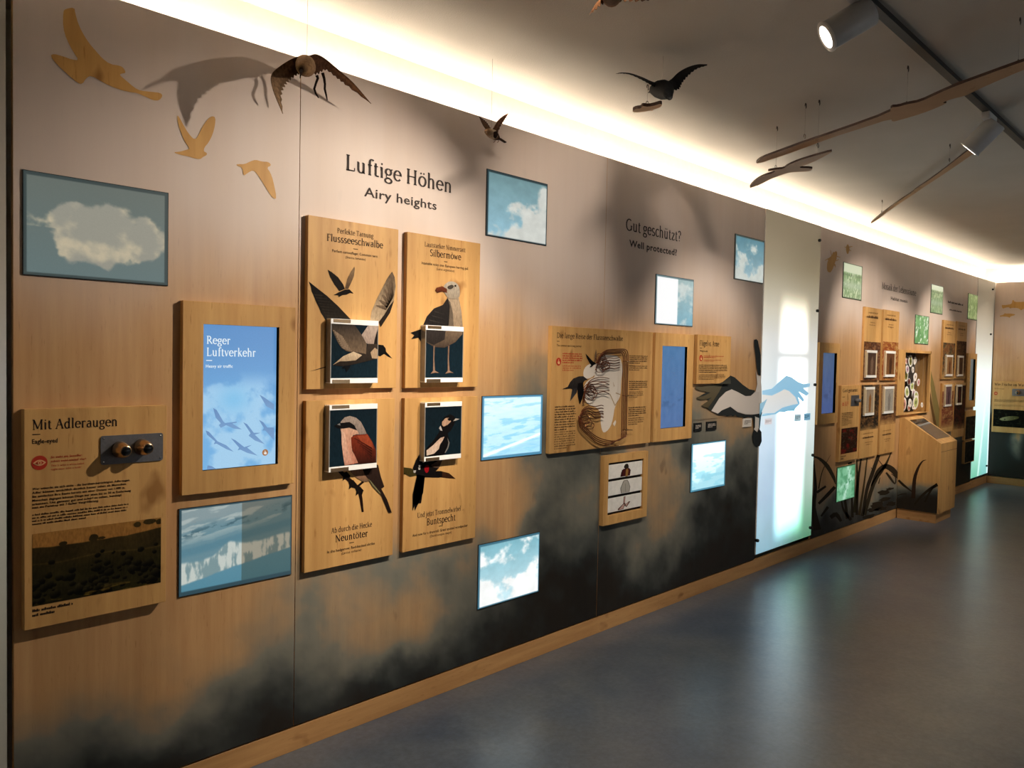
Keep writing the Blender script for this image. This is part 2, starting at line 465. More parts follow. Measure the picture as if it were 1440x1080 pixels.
for x0, x1 in ((XW0, 1.655), (1.655, 3.621), (3.621, XS0), (XS1, NX0-.03), (NX1+.03, XS2)):
    core.box(x0+g, x1-g, .002, .022, WBOT, WTOP-.001)
core.box(NX0-.03, NX1+.03, .002, .022, WBOT, NZ0-.03); core.box(NX0-.03, NX1+.03, .002, .022, NZ1+.03, WTOP-.001)
core.build('board_edge', M['lath'], wall_left)
MB().box(XMIN, XC, .024, .148, 2.66, 2.70).build('top_shelf', M['white_paint'], wall_left)
struct(MB().box(XMIN, XC, .004, .03, 0.0, WBOT-.008, bev=.001), 'baseboard_left', M['lath'])
struct(MB().box(XMIN, -0.36, .0, .03, WBOT, WTOP), 'trim_1', M['lath'])

# far wall: a printed board in front of a white back wall
wall_far = empty('wall_far', (XC, 0, 0), kind='structure')
MB().box(XC+.16, XC+.4, YMIN, .15, 0, CEIL).build('back_wall', M['white_paint'], wall_far)
y0, y1 = -3.2, -0.012
nu, nv = 200, 130
u, v = np.meshgrid(np.linspace(0, 1, nu), np.linspace(0, 1, nv))
Yg = y1+(y0-y1)*u; Zg = WTOP-(WTOP-WBOT)*v
Dk = sstep(1.12, .86, Zg+(fbm(Yg*2, Zg*2, 4, 60)-.5)*.16)*.98
sw = np.zeros_like(Dk)
for cx, cz, am in ((-.30, .78, .06), (-.72, .82, .10), (-1.3, .7, .1), (-1.9, .8, .1)):
    xx = cx+.07*np.sin((Zg-cz)*7+cx*9)-(1.05-Zg)*.16
    sw = np.maximum(sw, np.exp(-((Yg-xx)/.065)**2)*sstep(.28, .6, Zg)*sstep(1.2, 1.0, Zg)*fbm(Yg*9, Zg*5, 4, 66)*1.3)
Dk = np.clip(Dk-sw*1.25, 0, 1)
H = sstep(1.5, 2.2, Zg+(fbm(Yg*2, Zg*1.5, 4, 61)-.5)*.5)*.7
grid_obj('wall_board', lambda a, b: (XC+0*a, y1+(y0-y1)*a, WTOP-(WTOP-WBOT)*b), nu, nv, np.stack([Dk, H, 0*H], -1), M['mural'], wall_far)
MB().box(XC+.002, XC+.022, y0, y1, WBOT, WTOP-.001).build('board_edge', M['lath'], wall_far)
MB().box(XC+.024, XC+.158, YMIN, .02, 2.66, 2.70).build('top_shelf', M['white_paint'], wall_far)
struct(MB().box(XC+.004, XC+.03, -3.2, -.0, 0.0, WBOT-.008, bev=.001), 'baseboard_far', M['lath'])
struct(MB().box(XC, XC+.16, YMIN, -3.2, 0, 2.66), 'trim_2', M['white_paint'])

# LED strips hidden behind the top edge of the display walls
def led(name, b, label):
    r = empty(name, (b[0], b[2], b[4]), label, 'led strip light', 'cove lights behind the display walls')
    MB().box(b[0], b[1], b[2], b[3], b[4], b[5]-.004).build('profile', M['steel'], r)
    MB().box(b[0], b[1], b[2]+.004, b[3]-.004, b[5]-.004, b[5]).build('diffuser', M['led'], r)
led('led_strip', (XMIN, XC-.02, .07, .10, 2.701, 2.716), 'long warm white light strip hidden behind the top edge of the mural wall')
led('led_strip', (XC+.07, XC+.10, -3.2, -.02, 2.701, 2.716), 'short warm white light strip hidden behind the top edge of the far end wall')

# assumed windows, out of view on the visitor side, added for bluish daylight
for k, (a, b) in enumerate(((4.2, 5.4), (8.6, 9.8))):
    w = empty('window_%d' % (k+1), ((a+b)/2, YMIN, .9), kind='structure')
    f = MB()
    f.box(a-.06, b+.06, YMIN, YMIN+.05, .84, .9).box(a-.06, b+.06, YMIN, YMIN+.05, 2.3, 2.36).box(a-.06, a, YMIN, YMIN+.05, .9, 2.3).box(b, b+.06, YMIN, YMIN+.05, .9, 2.3).box((a+b)/2-.03, (a+b)/2+.03, YMIN, YMIN+.05, .9, 2.3)
    f.build('window_frame', M['white_paint'], w)
    MB().box(a, b, YMIN+.005, YMIN+.015, .9, 2.3).build('window_pane', M['day'], w)

# ------------------------------------------------------------------ ceiling track and spotlights
tr = MB().box(XMIN+.2, XC-.5, TRACK_Y-.018, TRACK_Y+.018, CEIL-.022, CEIL)
tag(tr.build('lighting_track', M['track'], loc=(0, 0, 0)), 'long dark lighting track running along the ceiling', 'lighting track')
def spotlight(x, tgt, watts, cone, label):
    pivot = np.array([x, TRACK_Y, CEIL-.105])
    T = np.array([tgt[0], 0.0, tgt[1]]); d = T-pivot; d /= np.linalg.norm(d)
    r = empty('track_spotlight', (x, TRACK_Y, CEIL), label, 'spotlight', 'white track spotlights')
    MB().box(x-.075, x+.075, TRACK_Y-.02, TRACK_Y+.02, CEIL-.06, CEIL-.022, bev=.004).build('adapter', M['lamp_white'], r)
    MB().tube([(x, TRACK_Y, CEIL-.06), pivot], .012, 10).build('stem', M['lamp_white'], r)
    b = MB(); R = .054
    a0 = pivot-d*.05; a1 = pivot+d*.115
    b.tube([a0, a0+d*.004, a1-d*.002, a1], [R*.9, R, R, R], 28)
    body = b.build('lamp_body', M['lamp_white'], r)
    e = MB(); e.tube([a1, a1+d*.004, a1+d*.010], [R*1.0, R*1.06, R*1.06], 28)
    e.build('lamp_rim', M['satin'], r)
    l = MB(); l.tube([a1+d*.010, a1+d*.0105], [R*.78, R*.74], 24)
    l.build('lens', M['lamp_glow'], r)
    ld = bpy.data.lights.new('lamp_light', 'SPOT'); ld.energy = watts; ld.color = WARM
    ld.spot_size = math.radians(cone); ld.spot_blend = 0.70; ld.shadow_soft_size = .022
    lo = bpy.data.objects.new('lamp_light', ld); COL.objects.link(lo); lo.parent = r
    lo.location = Vector(a1+d*.014)-Vector((x, TRACK_Y, CEIL))
    lo.rotation_euler = Vector(d).to_track_quat('-Z', 'Y').to_euler()
SPOT_LABELS = ['white spotlight above the near frosted panel', 'white spotlight aimed past the tern journey board', 'white spotlight aimed low below the bird boards', 'white cylinder spotlight at the top edge with its glowing lens showing',
 'white spotlight beside the end of the long thin plywood strip', 'white spotlight past the wide frosted light panel', 'white spotlight above the insect boards', 'white spotlight above the slanted lectern', 'white spotlight nearest the far end wall']
for s, lb in zip(SPOTS, SPOT_LABELS): spotlight(*s, lb)

# ------------------------------------------------------------------ lettering
# seriffed letters drawn with a broad pen; unit = 1/66 of the capital height
def _g(s): return s
GL = {
'L': (50, 'v12,0,66;s12,66,9;s12,0,9;n12,1.5,46,1.5;n46,1.5,46,15'), 'H': (66, 'v12,0,66;v53,0,66;s12,66,9;s12,0,9;s53,66,9;s53,0,9;n12,34,53,34'),
'G': (68, 'a34,33,30,34,50,320;v58,3,28;s58,28,9'), 'R': (58, 'v12,0,66;s10,66,9;s12,0,9;a22,49,20,17,-90,90;n12,66,22,66;n12,32,22,32;t26,32,54,0;s54,0,5'),
'M': (80, 'n11,0,11,66;t11,66,40,4;n40,4,67,66;v68,0,66;s11,0,8;s68,0,9;s8,66,7;s70,66,7'), 'A': (60, 'n6,0,30,68;t30,68,54,0;n15,24,46,24;s6,0,8;s54,0,9'),
'P': (48, 'v12,0,66;s10,66,9;s12,0,9;a22,49,20,17,-90,90;n12,66,22,66;n12,32,22,32'), 'F': (46, 'v12,0,66;s12,66,9;s12,0,9;n12,66,44,66;n44,66,44,54;n12,35,34,35'),
'T': (58, 'v29,0,66;n3,66,55,66;n3,66,3,54;n55,66,55,54;s29,0,10'), 'S': (46, 'a24,50,16,16,30,270;a23,17,18,17,90,-150'),
'N': (68, 'n11,0,11,66;t11,66,57,0;n57,66,57,0;s11,0,8;s57,66,8;s8,66,6'), 'B': (52, 'v12,0,66;s9,66,6;s9,0,6;a22,50,17,15.5,-90,90;a22,17.5,22,17,-90,90;n12,66,22,66;n12,34,24,34;n12,1,24,1'),
'U': (66, 'v12,22,66;a32.5,22,20.5,22,180,360;n53,66,53,22;s12,66,9;s53,66,8'), 'D': (66, 'v12,0,66;s9,66,6;s9,0,6;a22,33,38,33,-90,90;n12,66,22,66;n12,0,22,0'),
'W': (80, 't4,66,22,0;n22,0,38,60;t38,60,56,0;n56,0,74,66;s4,66,8;s74,66,8'),
'a': (42, 'v33,4,32;a21,32,12,13,0,150;a20,13,14,13,60,300;n22,25,33,27;s37,1,5'), 'b': (47, 'v10,0,70;s8,70,5;a25,22,17,23,-140,140'),
'c': (40, 'a24,23,19,23,45,320'), 'd': (49, 'v37,0,70;s34,70,6;a22,22,17,23,40,320;s41,1,5'), 'e': (44, 'a23,23,19,23,0,320;n5,26,42,26'),
'f': (28, 'v14,0,58;a25,57,11,13,40,180;n4,44,26,44;s14,0,8'), 'g': (43, 'a20,31,15,14,0,360;a20,-9,18,11,0,360;n10,19,8,5;n8,4,30,3;n32,42,43,45'),
'h': (50, 'v10,0,70;s8,70,5;a24,30,14,15,0,140;v38,0,30;s10,0,7;s38,0,7'), 'i': (22, 'v11,0,45;s8,45,6;s11,0,7;d11,61,5'), 'j': (22, 'v11,-10,45;a2,-10,9,11,200,360;s8,45,6;d11,61,5'),
'k': (47, 'v10,0,70;s8,70,5;n10,20,34,45;t20,28,40,0;s10,0,7;s37,45,6;s42,0,6'), 'l': (22, 'v11,0,70;s8,70,6;s11,0,7'),
'm': (73, 'v10,0,45;s8,45,5;a22,30,12.5,15,0,140;v35,0,30;a48,30,12.5,15,0,140;v60,0,30;s10,0,7;s35,0,7;s60,0,7'), 'n': (50, 'v10,0,45;s8,45,5;a24,30,14,15,0,140;v38,0,30;s10,0,7;s38,0,7'),
'o': (48, 'a24,23,20,23,0,360'), 'p': (47, 'v10,-20,45;s8,45,5;s10,-20,8;a25,22,17,23,-140,140'), 'r': (34, 'v10,0,45;s8,45,5;s10,0,7;a22,30,12,15,50,140;d30,41,4'),
's': (36, 'a18,34,12,12,30,270;a18,11,14,11,90,-150'), 't': (29, 'v12,7,58;a21,8,9,8,180,320;n3,44,25,44'), 'u': (51, 'v10,14,45;s8,45,5;a24,14,14,14,180,340;v38,0,45;s35,45,5;s41,1,5'),
'v': (40, 't4,45,20,0;n20,0,36,45;s4,45,6;s36,45,6'), 'w': (64, 't4,45,18,0;n18,0,31,40;t31,40,45,0;n45,0,60,45;s4,45,6;s60,45,6'),
'y': (41, 't4,45,21,2;n37,45,17,-19;s4,45,6;s37,45,6'), 'z': (40, 'n4,44,35,44;t35,44,5,1;n4,1,36,1;n4,44,4,36;n36,1,36,9'),
'?': (36, 'a18,51,14,15,-50,160;v17,16,37;d17,4,5'), '.': (18, 'd8,4,5'), ':': (20, 'd9,4,5;d9,40,5'), '&': (66, 'a26,50,13,15,-60,240;a24,17,20,17,60,330;t16,38,56,0;n42,8,58,36'),
}
for k, b in (('ä', 'a'), ('ö', 'o'), ('ü', 'u')):
    w = GL[b][0]; GL[k] = (w, GL[b][1]+';d%g,60,5;d%g,60,5' % (w/2-9, w/2+8))
GL['…'] = (54, 'd8,4,5;d26,4,5;d44,4,5')
def _quad(p, q, w):
    dx, dy = q[0]-p[0], q[1]-p[1]; L = math.hypot(dx, dy)+1e-9; nx, ny = -dy/L*w/2, dx/L*w/2
    return [(p[0]+nx, p[1]+ny), (p[0]-nx, p[1]-ny), (q[0]-nx, q[1]-ny), (q[0]+nx, q[1]+ny)]
def serif_shapes(text):
    out = []; x = 0
    for ch in text:
        if ch == ' ': x += 24; continue
        if ch not in GL: x += 20; continue
        adv, st = GL[ch]
        for s in st.split(';'):
            k = s[0]; a = [float(t) for t in s[1:].split(',')]
            if k == 'v': out.append([(q[0]+x, q[1]) for q in _quad((a[0], a[1]), (a[0], a[2]), 11.5)])
            elif k == 'n': out.append([(q[0]+x, q[1]) for q in _quad((a[0], a[1]), (a[2], a[3]), 5.4)])
            elif k == 't': out.append([(q[0]+x, q[1]) for q in _quad((a[0], a[1]), (a[2], a[3]), 11)])
            elif k == 's': out.append([(q[0]+x, q[1]) for q in _quad((a[0]-a[2], a[1]), (a[0]+a[2], a[1]), 5)])
            elif k == 'd':
                out.append([(a[0]+x+a[2]*math.cos(j*math.pi/4), a[1]+a[2]*math.sin(j*math.pi/4)) for j in range(8)])
            elif k == 'a':
                cx, cy, rx, ry, A0, A1 = a; n = max(5, int(abs(A1-A0)/22)); pr = None
                for j in range(n+1):
                    w = math.radians(A0+(A1-A0)*j/n)
                    tx, ty = -rx*math.sin(w), ry*math.cos(w); L = math.hypot(tx, ty)
                    hw = (5.4+6.6*abs(ty)/L)/2
                    nx, ny = -ty/L*hw, tx/L*hw
                    c = (cx+rx*math.cos(w)+x, cy+ry*math.sin(w))
                    cur = ((c[0]+nx, c[1]+ny), (c[0]-nx, c[1]-ny))
                    if pr: out.append([pr[0], pr[1], cur[1], cur[0]])
                    pr = cur
        x += adv+6
    return out, x-6, 66.0
_fc = {}
def sans_shapes(text, bold=0.0):
    key = (text, bold)
    if key in _fc: return _fc[key]
    cu = bpy.data.curves.new('t', 'FONT'); cu.body = text; cu.size = 1.0; cu.resolution_u = 2; cu.offset = bold
    cu.dimensions = '2D'; cu.fill_mode = 'BOTH'; cu.space_character = 1.05
    ob = bpy.data.objects.new('t', cu); COL.objects.link(ob)
    dg = bpy.context.evaluated_depsgraph_get(); dg.update()
    me = ob.evaluated_get(dg).to_mesh()
    vs = [(q.co.x, q.co.y) for q in me.vertices]; fs = [tuple(p.vertices) for p in me.polygons]
    ob.evaluated_get(dg).to_mesh_clear()
    bpy.data.objects.remove(ob); bpy.data.curves.remove(cu)
    xs = [q[0] for q in vs] or [0, 1]
    x0 = min(xs); vs = [(q[0]-x0, q[1]) for q in vs]
    _fc[key] = (vs, fs, max(xs)-x0, 0.69)
    return _fc[key]

class Face:
    """a flat face: maps photograph pixels and (a, b) metres on the face to 3D, stepping eps towards the viewer"""
    def __init__(s, kind, pos, eps=0.0008): s.k = kind; s.p = pos; s.e = eps
    def px(s, px, py):
        if s.k == 'y': P = aty(px, py, s.p); return float(P[0]), float(P[2])
        P = atx(px, py, s.p); return float(-P[1]), float(P[2])
    def at(s, a, b, k=1):
        if s.k == 'y': return (a, s.p-s.e*k, b)
        return (s.p-s.e*k, -a, b)
def put_text(mb, fc, text, a0, a1, b, h, col=INK, font='serif', k=1, bold=0.0):
    """text between a0 and a1 on baseline b with capital height h"""
    if font == 'serif':
        sh, W, H = serif_shapes(text)
        sx, sy = (a1-a0)/W, h/H
        for q in sh: mb.add([fc.at(a0+p[0]*sx, b+p[1]*sy, k) for p in q], [tuple(range(len(q)))], col)
    else:
        vs, fs, W, H = sans_shapes(text, bold)
        sx, sy = (a1-a0)/max(W, 1e-6), h/H
        mb.add([fc.at(a0+p[0]*sx, b+p[1]*sy, k) for p in vs], fs, col)
def px_text(mb, fc, text, p0, p1, hpx, col=INK, font='serif', bold=0.0, k=1):
    """pixel baseline ends measured in the photograph, capital height in pixels"""
    A, B = fc.px(*p0), fc.px(*p1)
    mid = ((p0[0]+p1[0])/2, (p0[1]+p1[1])/2)
    h = abs(fc.px(mid[0], mid[1]-hpx)[1]-fc.px(*mid)[1])
    put_text(mb, fc, text, A[0], B[0], (A[1]+B[1])/2, h, col, font, k, bold)
def px_rule(mb, fc, p0, p1, th=1.2, col=INK, k=1):
    A, B = fc.px(*p0), fc.px(*p1); z = (A[1]+B[1])/2
    t = abs(fc.px(p0[0], p0[1]-th)[1]-A[1])
    mb.add([fc.at(A[0], z, k), fc.at(B[0], z, k), fc.at(B[0], z+t, k), fc.at(A[0], z+t, k)], [(0, 1, 2, 3)], col)
def fine_print(mb, fc, a0, a1, b0, b1, n, col=INK, weight=0.55, rnd=None, short=0.6, k=1):
    """n lines of print too small to read, from height b0 down to b1"""
    rnd = rnd or random.Random(int(a0*1000)+n)
    lh = (b0-b1)/n
    for i in range(n):
        b = b0-lh*(i+.8); a = a0; end = a1 if i < n-1 else a0+(a1-a0)*short
        end -= rnd.random()*(a1-a0)*.06
        while a < end-lh*.3:
            for j in range(rnd.randint(2, 9)):
                w = lh*.30*(0.7+.5*rnd.random()); hh = lh*(.42 if rnd.random() < .7 else .62)
                if a+w > end: break
                mb.add([fc.at(a, b, k), fc.at(a+w*weight*1.4, b, k), fc.at(a+w*weight*1.4, b+hh, k), fc.at(a, b+hh, k)], [(0, 1, 2, 3)], col)
                a += w*1.12
            a += lh*.28
def px_fine(mb, fc, p0, p1, n, col=INK, weight=0.55, short=0.6):
    A, B = fc.px(*p0), fc.px(*p1)
    fine_print(mb, fc, A[0], B[0], A[1], B[1], n, col, weight, short=short)
def shape(mb, fc, pts, rgb, k=1, grad=None, smooth=0):
    """filled printed outline through pixel points"""
    q = [fc.px(*p) for p in pts]
    if smooth: q = rounded(q, smooth)
    P = [fc.at(a, b, k) for a, b in q]
    c = lin(rgb)
    if grad is not None:
        g = lin(grad); z = [b for a, b in q]; z0, z1 = min(z), max(z)
        c = [tuple(c[i]*(1-(z1-b)/(z1-z0+1e-9))+g[i]*((z1-b)/(z1-z0+1e-9)) for i in range(3)) for a, b in q]
    mb.poly(P, c)
def rounded(q, n=1):
    for _ in range(n):
        r = []
        for i in range(len(q)):
            a, b = q[i], q[(i+1) % len(q)]
            r.append((a[0]*.75+b[0]*.25, a[1]*.75+b[1]*.25)); r.append((a[0]*.25+b[0]*.75, a[1]*.25+b[1]*.75))
        q = r
    return q
def stroke(mb, fc, pts, ws, rgb, k=1, sub=3):
    """tapered printed stroke (blade of grass, twig) through pixel points, widths in pixels"""
    q = np.array(pts, float); W = np.interp(np.linspace(0, 1, len(q)), np.linspace(0, 1, len(ws)), ws)
    t = np.linspace(0, len(q)-1, (len(q)-1)*sub+1)
    X = _spl(q, t); W = np.interp(t, range(len(q)), W)
    L = []; Rr = []
    for i in range(len(t)):
        d = X[min(i+1, len(t)-1)]-X[max(i-1, 0)]; d = d/(np.linalg.norm(d)+1e-9); n = np.array([-d[1], d[0]])
        L.append(fc.px(*(X[i]+n*W[i]/2))); Rr.append(fc.px(*(X[i]-n*W[i]/2)))
    vs = [fc.at(p[0], p[1], k) for p in L]+[fc.at(p[0], p[1], k) for p in Rr]; m_ = len(t)
    mb.add(vs, [(i, i+1, i+1+m_, i+m_) for i in range(m_-1)], lin(rgb))
def _spl(P, t):
    P = np.vstack([2*P[0]-P[1], P, 2*P[-1]-P[-2]]); out = []
    for s in t:
        i = min(int(s), len(P)-4); f = s-i
        a, b, c, d = P[i], P[i+1], P[i+2], P[i+3]
        out.append(.5*((2*b)+(c-a)*f+(2*a-5*b+4*c-d)*f*f+(3*b-a-3*c+d)*f**3))
    return np.array(out)

# ------------------------------------------------------------------ panels
def rect_of(fc, TL, TR, BR, BL):
    q = [fc.px(*p) for p in (TL, TR, BR, BL)]
    return (q[0][0]+q[3][0])/2, (q[1][0]+q[2][0])/2, (q[2][1]+q[3][1])/2, (q[0][1]+q[1][1])/2
def panel(name, label, cat, corners, t, group=None, hole=None, part='board', mat='panel', kindface='y', plane=0.0):
    """oak board of thickness t fixed on the wall; hole = pixel corners of an opening"""
    fc = Face(kindface, plane-t)
    x0, x1, z0, z1 = rect_of(fc, *corners)
    root = empty(name, ((x0+x1)/2, 0, z0) if kindface == 'y' else (plane, -(x0+x1)/2, z0), label, cat, group)
    mb = MB(); hr = None
    def bx(a, b, c, d, bev=.0012):
        if kindface == 'y': mb.box(a, b, plane-t, plane-.001, c, d, bev=bev)
        else: mb.box(plane-t, plane-.001, -b, -a, c, d, bev=bev)
    if hole:
        hr = rect_of(fc, *hole)
        bx(x0, hr[0], z0, z1); bx(hr[1], x1, z0, z1); bx(hr[0]-.001, hr[1]+.001, z0, hr[2], 0); bx(hr[0]-.001, hr[1]+.001, hr[3], z1, 0)
    else: bx(x0, x1, z0, z1)
    mb.build(part, M[mat], root)
    return root, fc, (x0, x1, z0, z1), hr
def picture(name, fc, rect, fn, nu, nv, mat, parent, k=1, label=None):
    """printed or backlit picture; fn(u,v) -> sRGB 0..255 array"""
    u, v = np.meshgrid(np.linspace(0, 1, nu), np.linspace(0, 1, nv))
    cols = linarr(fn(u, v))
    x0, x1, z0, z1 = rect
    def f(a, b):
        A = x0+(x1-x0)*a; B = z1-(z1-z0)*b
        if fc.k == 'y': return (A, 0*A+fc.p-fc.e*k, B)
        return (0*A+fc.p-fc.e*k, -A, B)
    o = grid_obj(name, f, nu, nv, cols, mat, parent)
    if label: o['label'] = label
    return o

# ------------------------------------------------------------------ backlit cloud pictures
def edge_shade(u, v, l=.03, t=.04, r=.012, b=.02):
    return np.minimum(np.minimum(sstep(l*.7, l, u), sstep(r*.7, r, 1-u)), np.minimum(sstep(t*.7, t, v), sstep(b*.7, b, 1-v)))
def framed(c, u, v, dark, **kw):  # unlit light-box border painted into the picture colours
    e = edge_shade(u, v, **kw); return np.asarray(c)*e[..., None]+np.asarray(dark, float)*(1-e[..., None])
def pic_cloud(u, v):
    n = fbm(u*7, v*6, 6, 5); n2 = fbm(u*3.5+3, v*3, 5, 9)
    top = .17+.55*np.abs(u-.42)**1.6+.10*np.sin(u*11)**2*(u < .25)
    d = 1-(((u-.5)/.47)**2+((v-.54)/.34)**2)
    d = np.where(v > .52, 1-(((u-.53)/.46)**2+((v-.5)/.36)**2), d)
    mk = sstep(-.08, .22, d+(n-.5)*1.25)
    sh = sstep(.42, .62, n2+.25*np.exp(-(((u-.52)/.2)**2+((v-.44)/.14)**2)))
    cl = mix3((186, 174, 148), (138, 138, 128), sh*.85)
    sky = mix3((98, 106, 100), (96, 114, 114), v)
    return framed(sky*(1-mk[..., None])+cl*mk[..., None], u, v, (54, 66, 66), l=.022, t=.04, r=.03, b=.03)
def pic_sky(seed, sky0, sky1, cl, diag, dark, amount=.5, hot=0.0, hotx=1.0):
    def f(u, v):
        n = fbm(u*4.2, v*4.2, 6, seed)
        d = n+diag(u, v)
        mk = sstep(.5, .5+.22, d)*amount*1.6
        mk = np.clip(mk, 0, 1)
        c = mix3(sky0, sky1, v); c = c*(1-mk[..., None])+np.asarray(cl, float)*mk[..., None]
        c = c*(1-.12*fbm(u*9, v*9, 4, seed+50))[..., None]
        if hot: c = c+(255-c)*np.clip(sstep(hotx+.02, hotx, u)*hot, 0, 1)[..., None]  # daylight behind the left part put into the picture's glow
        return framed(c, u, v, dark)
    return f
def pic_cliff(u, v):
    w = v+.20*(u-.5)+.03*(fbm(u*9, v*2, 4, 3)-.5)
    n = fbm(u*18, v*9, 5, 12); n2 = fbm(u*3, v*16, 5, 13); ver = fbm(u*26, v*4, 4, 17)
    c = mix3((140, 150, 148), (106, 136, 142), sstep(.0, .35, w+n2*.2-.1))
    streak = sstep(.5, .62, fbm(u*3+w*3, w*13, 5, 19))*sstep(.42, .2, w)
    c = c*(1-streak[..., None]*.75)+np.array((186, 186, 176.))*streak[..., None]*.75
    tr = sstep(.55, .66, fbm(u*14, w*26, 4, 23))*np.exp(-((w-.22)/.05)**2)
    c = c*(1-tr[..., None]*.8)+np.array((62, 92, 100.))*tr[..., None]*.8
    fld = sstep(.36, .40, w)*sstep(.5, .44, w)
    c = c*(1-fld[..., None]*.7)+np.array((84, 124, 136.))*fld[..., None]*.7
    top = .52-.10*np.exp(-((u-.42)/.10)**2)+.05*fbm(u*8, u*0, 3, 25)
    cf = sstep(top-.02, top+.02, w)*sstep(.80-.04*u, .77-.04*u, w)
    cc = mix3((204, 200, 186), (128, 146, 144), sstep(.44, .58, ver*.65+n*.35))
    c = c*(1-cf[..., None])+cc*cf[..., None]
    sea = sstep(.77-.04*u, .80-.04*u, w)
    c = c*(1-sea[..., None])+mix3((120, 152, 160), (84, 132, 146), v)*sea[..., None]
    c = c*np.where(u < .53, .96, .76)[..., None]  # brighter backlight of the left half put into the picture colour
    c = c*np.where((u < .53)[..., None], np.array((.98, 1.04, 1.08)), np.array((.98, .97, .93)))
    return framed(c, u, v, (42, 70, 80), l=.02, t=.02, r=.01, b=.055)
def pic_sea(u, v):
    w = v+.10*(u-.5)
    n = fbm(u*5, w*22, 5, 31); n2 = fbm(u*10, v*30, 4, 35)
    c = mix3((214, 238, 246), (184, 226, 242), sstep(.1, .6, w)*.7+n*.3)
    c = c-(np.array((40, 18, 8.)))*sstep(.52, .66, n)[..., None]
    sh = np.exp(-((w-.80+.10*(u-.5)*2)/.025)**2)
    c = c*(1-sh[..., None])+np.array((250, 252, 250.))*sh[..., None]
    low = sstep(.82, .86, w+.10*(u-.5)*2)
    c = c*(1-low[..., None]*.6)+np.array((150, 208, 232.))*low[..., None]*.6+(n2[..., None]-.5)*18
    return framed(c, u, v, (70, 128, 158), l=.03, t=.035, r=.035, b=.05)
def pic_coast(u, v):
    n = fbm(u*4, v*14, 5, 44); w = v+.16*(u-.5)
    c = mix3((240, 250, 248), (200, 238, 246), sstep(.1, .9, v))
    c = c-np.array((58, 26, 16.))*(sstep(.5, .64, n)*sstep(.12, .3, w)*.8)[..., None]
    hl = sstep(.62, .72, w+.3*(fbm(u*6, v*6, 4, 46)-.5)*1.0+.25*(u-.6))*.55
    c = c*(1-hl[..., None])+np.array((130, 190, 206.))*hl[..., None]
    return framed(c, u, v, (70, 128, 150), l=.04, t=.03, r=.03, b=.04)
def pic_reeds(seed, g0, g1, hi, horizon=None, scale=1.0):
    def f(u, v):
        n = fbm(u*14*scale, v*6*scale, 5, seed); n2 = fbm(u*22*scale+v*6, v*10*scale, 4, seed+3)
        c = mix3(g0, g1, sstep(.3, .7, n))
        h = sstep(.56, .70, n2); c = c*(1-h[..., None])+np.asarray(hi, float)*h[..., None]
        if horizon is not None:
            s = sstep(horizon, horizon-.04, v+.03*fbm(u*20, v, 3, seed+5))
            c = c*(1-s[..., None])+np.array((200, 208, 178.))*s[..., None]
            ln = np.exp(-((v-horizon-.03)/.03)**2)*.6*(fbm(u*30, v*3, 3, seed+7) > .4)
            c = c*(1-ln[..., None])+np.array((70, 92, 60.))*ln[..., None]
            wt = np.exp(-((v-.62)/.10)**2)*.55; c = c*(1-wt[..., None])+np.array((168, 186, 164.))*wt[..., None]
        return framed(c, u, v, (70, 84, 52), l=.02, t=.015, r=.04, b=.03)
    return f
WF = Face('y', 0.0, .0006)
M['glowhot'] = glow('bright_backlit_film', 1.25)
def backlit(label, corners, fn, nu, nv, group, mat='glow'):
    rect = rect_of(WF, *corners)
    x0, x1, z0, z1 = rect
    r = empty('backlit_picture', ((x0+x1)/2, 0, z0), label, 'backlit picture', group)
    MB().box(x0, x1, -.005, -.0005, z0, z1).build('frame', M['gap'], r)
    fc = Face('y', -.005, .0006)
    picture('picture_pane', fc, (x0+.002, x1-.002, z0+.002, z1-.002), fn, nu, nv, M[mat], r)
    return r
GS, GG = 'backlit sky and coast pictures in the storm-cloud wall', 'backlit green meadow pictures in the habitat wall'
backlit('wide dim picture of one cream cloud on grey-blue sky', [(31.3, 238.7), (236.7, 271.2), (235, 401.7), (31, 386.7)], pic_cloud, 170, 130, GS)  # glow stands in for room light on this mostly reflective pane
backlit('blue sky picture with white clouds at the lower right, above the gull panel', [(683.9, 237.2), (768.9, 259.1), (767.6, 345.6), (682.2, 331.3)],
        pic_sky(71, (116, 152, 156), (160, 206, 224), (222, 224, 216), lambda u, v: (u*.85+v*.8-.84)*.8+.06, (30, 52, 58), .62), 110, 110, GS)
backlit('dim grey-blue picture of white sea cliffs, lighter in its left half', [(250.7, 714.4), (410, 696.7), (408.6, 807.8), (250, 839.6)], pic_cliff, 200, 150, GS)
backlit('glowing pale blue picture of sea surf and a sloping white shoreline', [(677.3, 556.8), (761.7, 554.6), (761.4, 638), (675.1, 648)], pic_sea, 120, 120, GS, 'glowhot')
backlit('bright blue cloud picture lowest on the wall, below the sea surf picture', [(672, 766.2), (758.6, 747.3), (756, 831.7), (670, 857.5)],
        pic_sky(83, (120, 176, 190), (206, 236, 244), (250, 252, 250), lambda u, v: (-u*.25+v*.9-.16)*.6+.22*sstep(.5,.8,u)*sstep(.5,.2,v), (52, 98, 116), .68), 120, 120, GS, 'glowhot')
backlit('glowing sky picture with its left half washed out white', [(922.2, 384.7), (974.5, 394.1), (973.3, 459.7), (919.5, 455.5)],
        pic_sky(91, (176, 200, 198), (134, 186, 204), (226, 232, 226), lambda u, v: (.25-v*.3)*.5, (96, 120, 124), .5, 1.0, .56), 80, 90, GS)
backlit('small blue sky picture with scattered clouds beside the frosted panel', [(1033.2, 328.8), (1074.4, 338.7), (1072, 399.2), (1031.4, 392.3)],
        pic_sky(97, (92, 140, 154), (166, 198, 208), (214, 220, 212), lambda u, v: (v-.5)*.42+.22*np.abs(u-.5), (64, 72, 66), .6), 80, 100, GS)
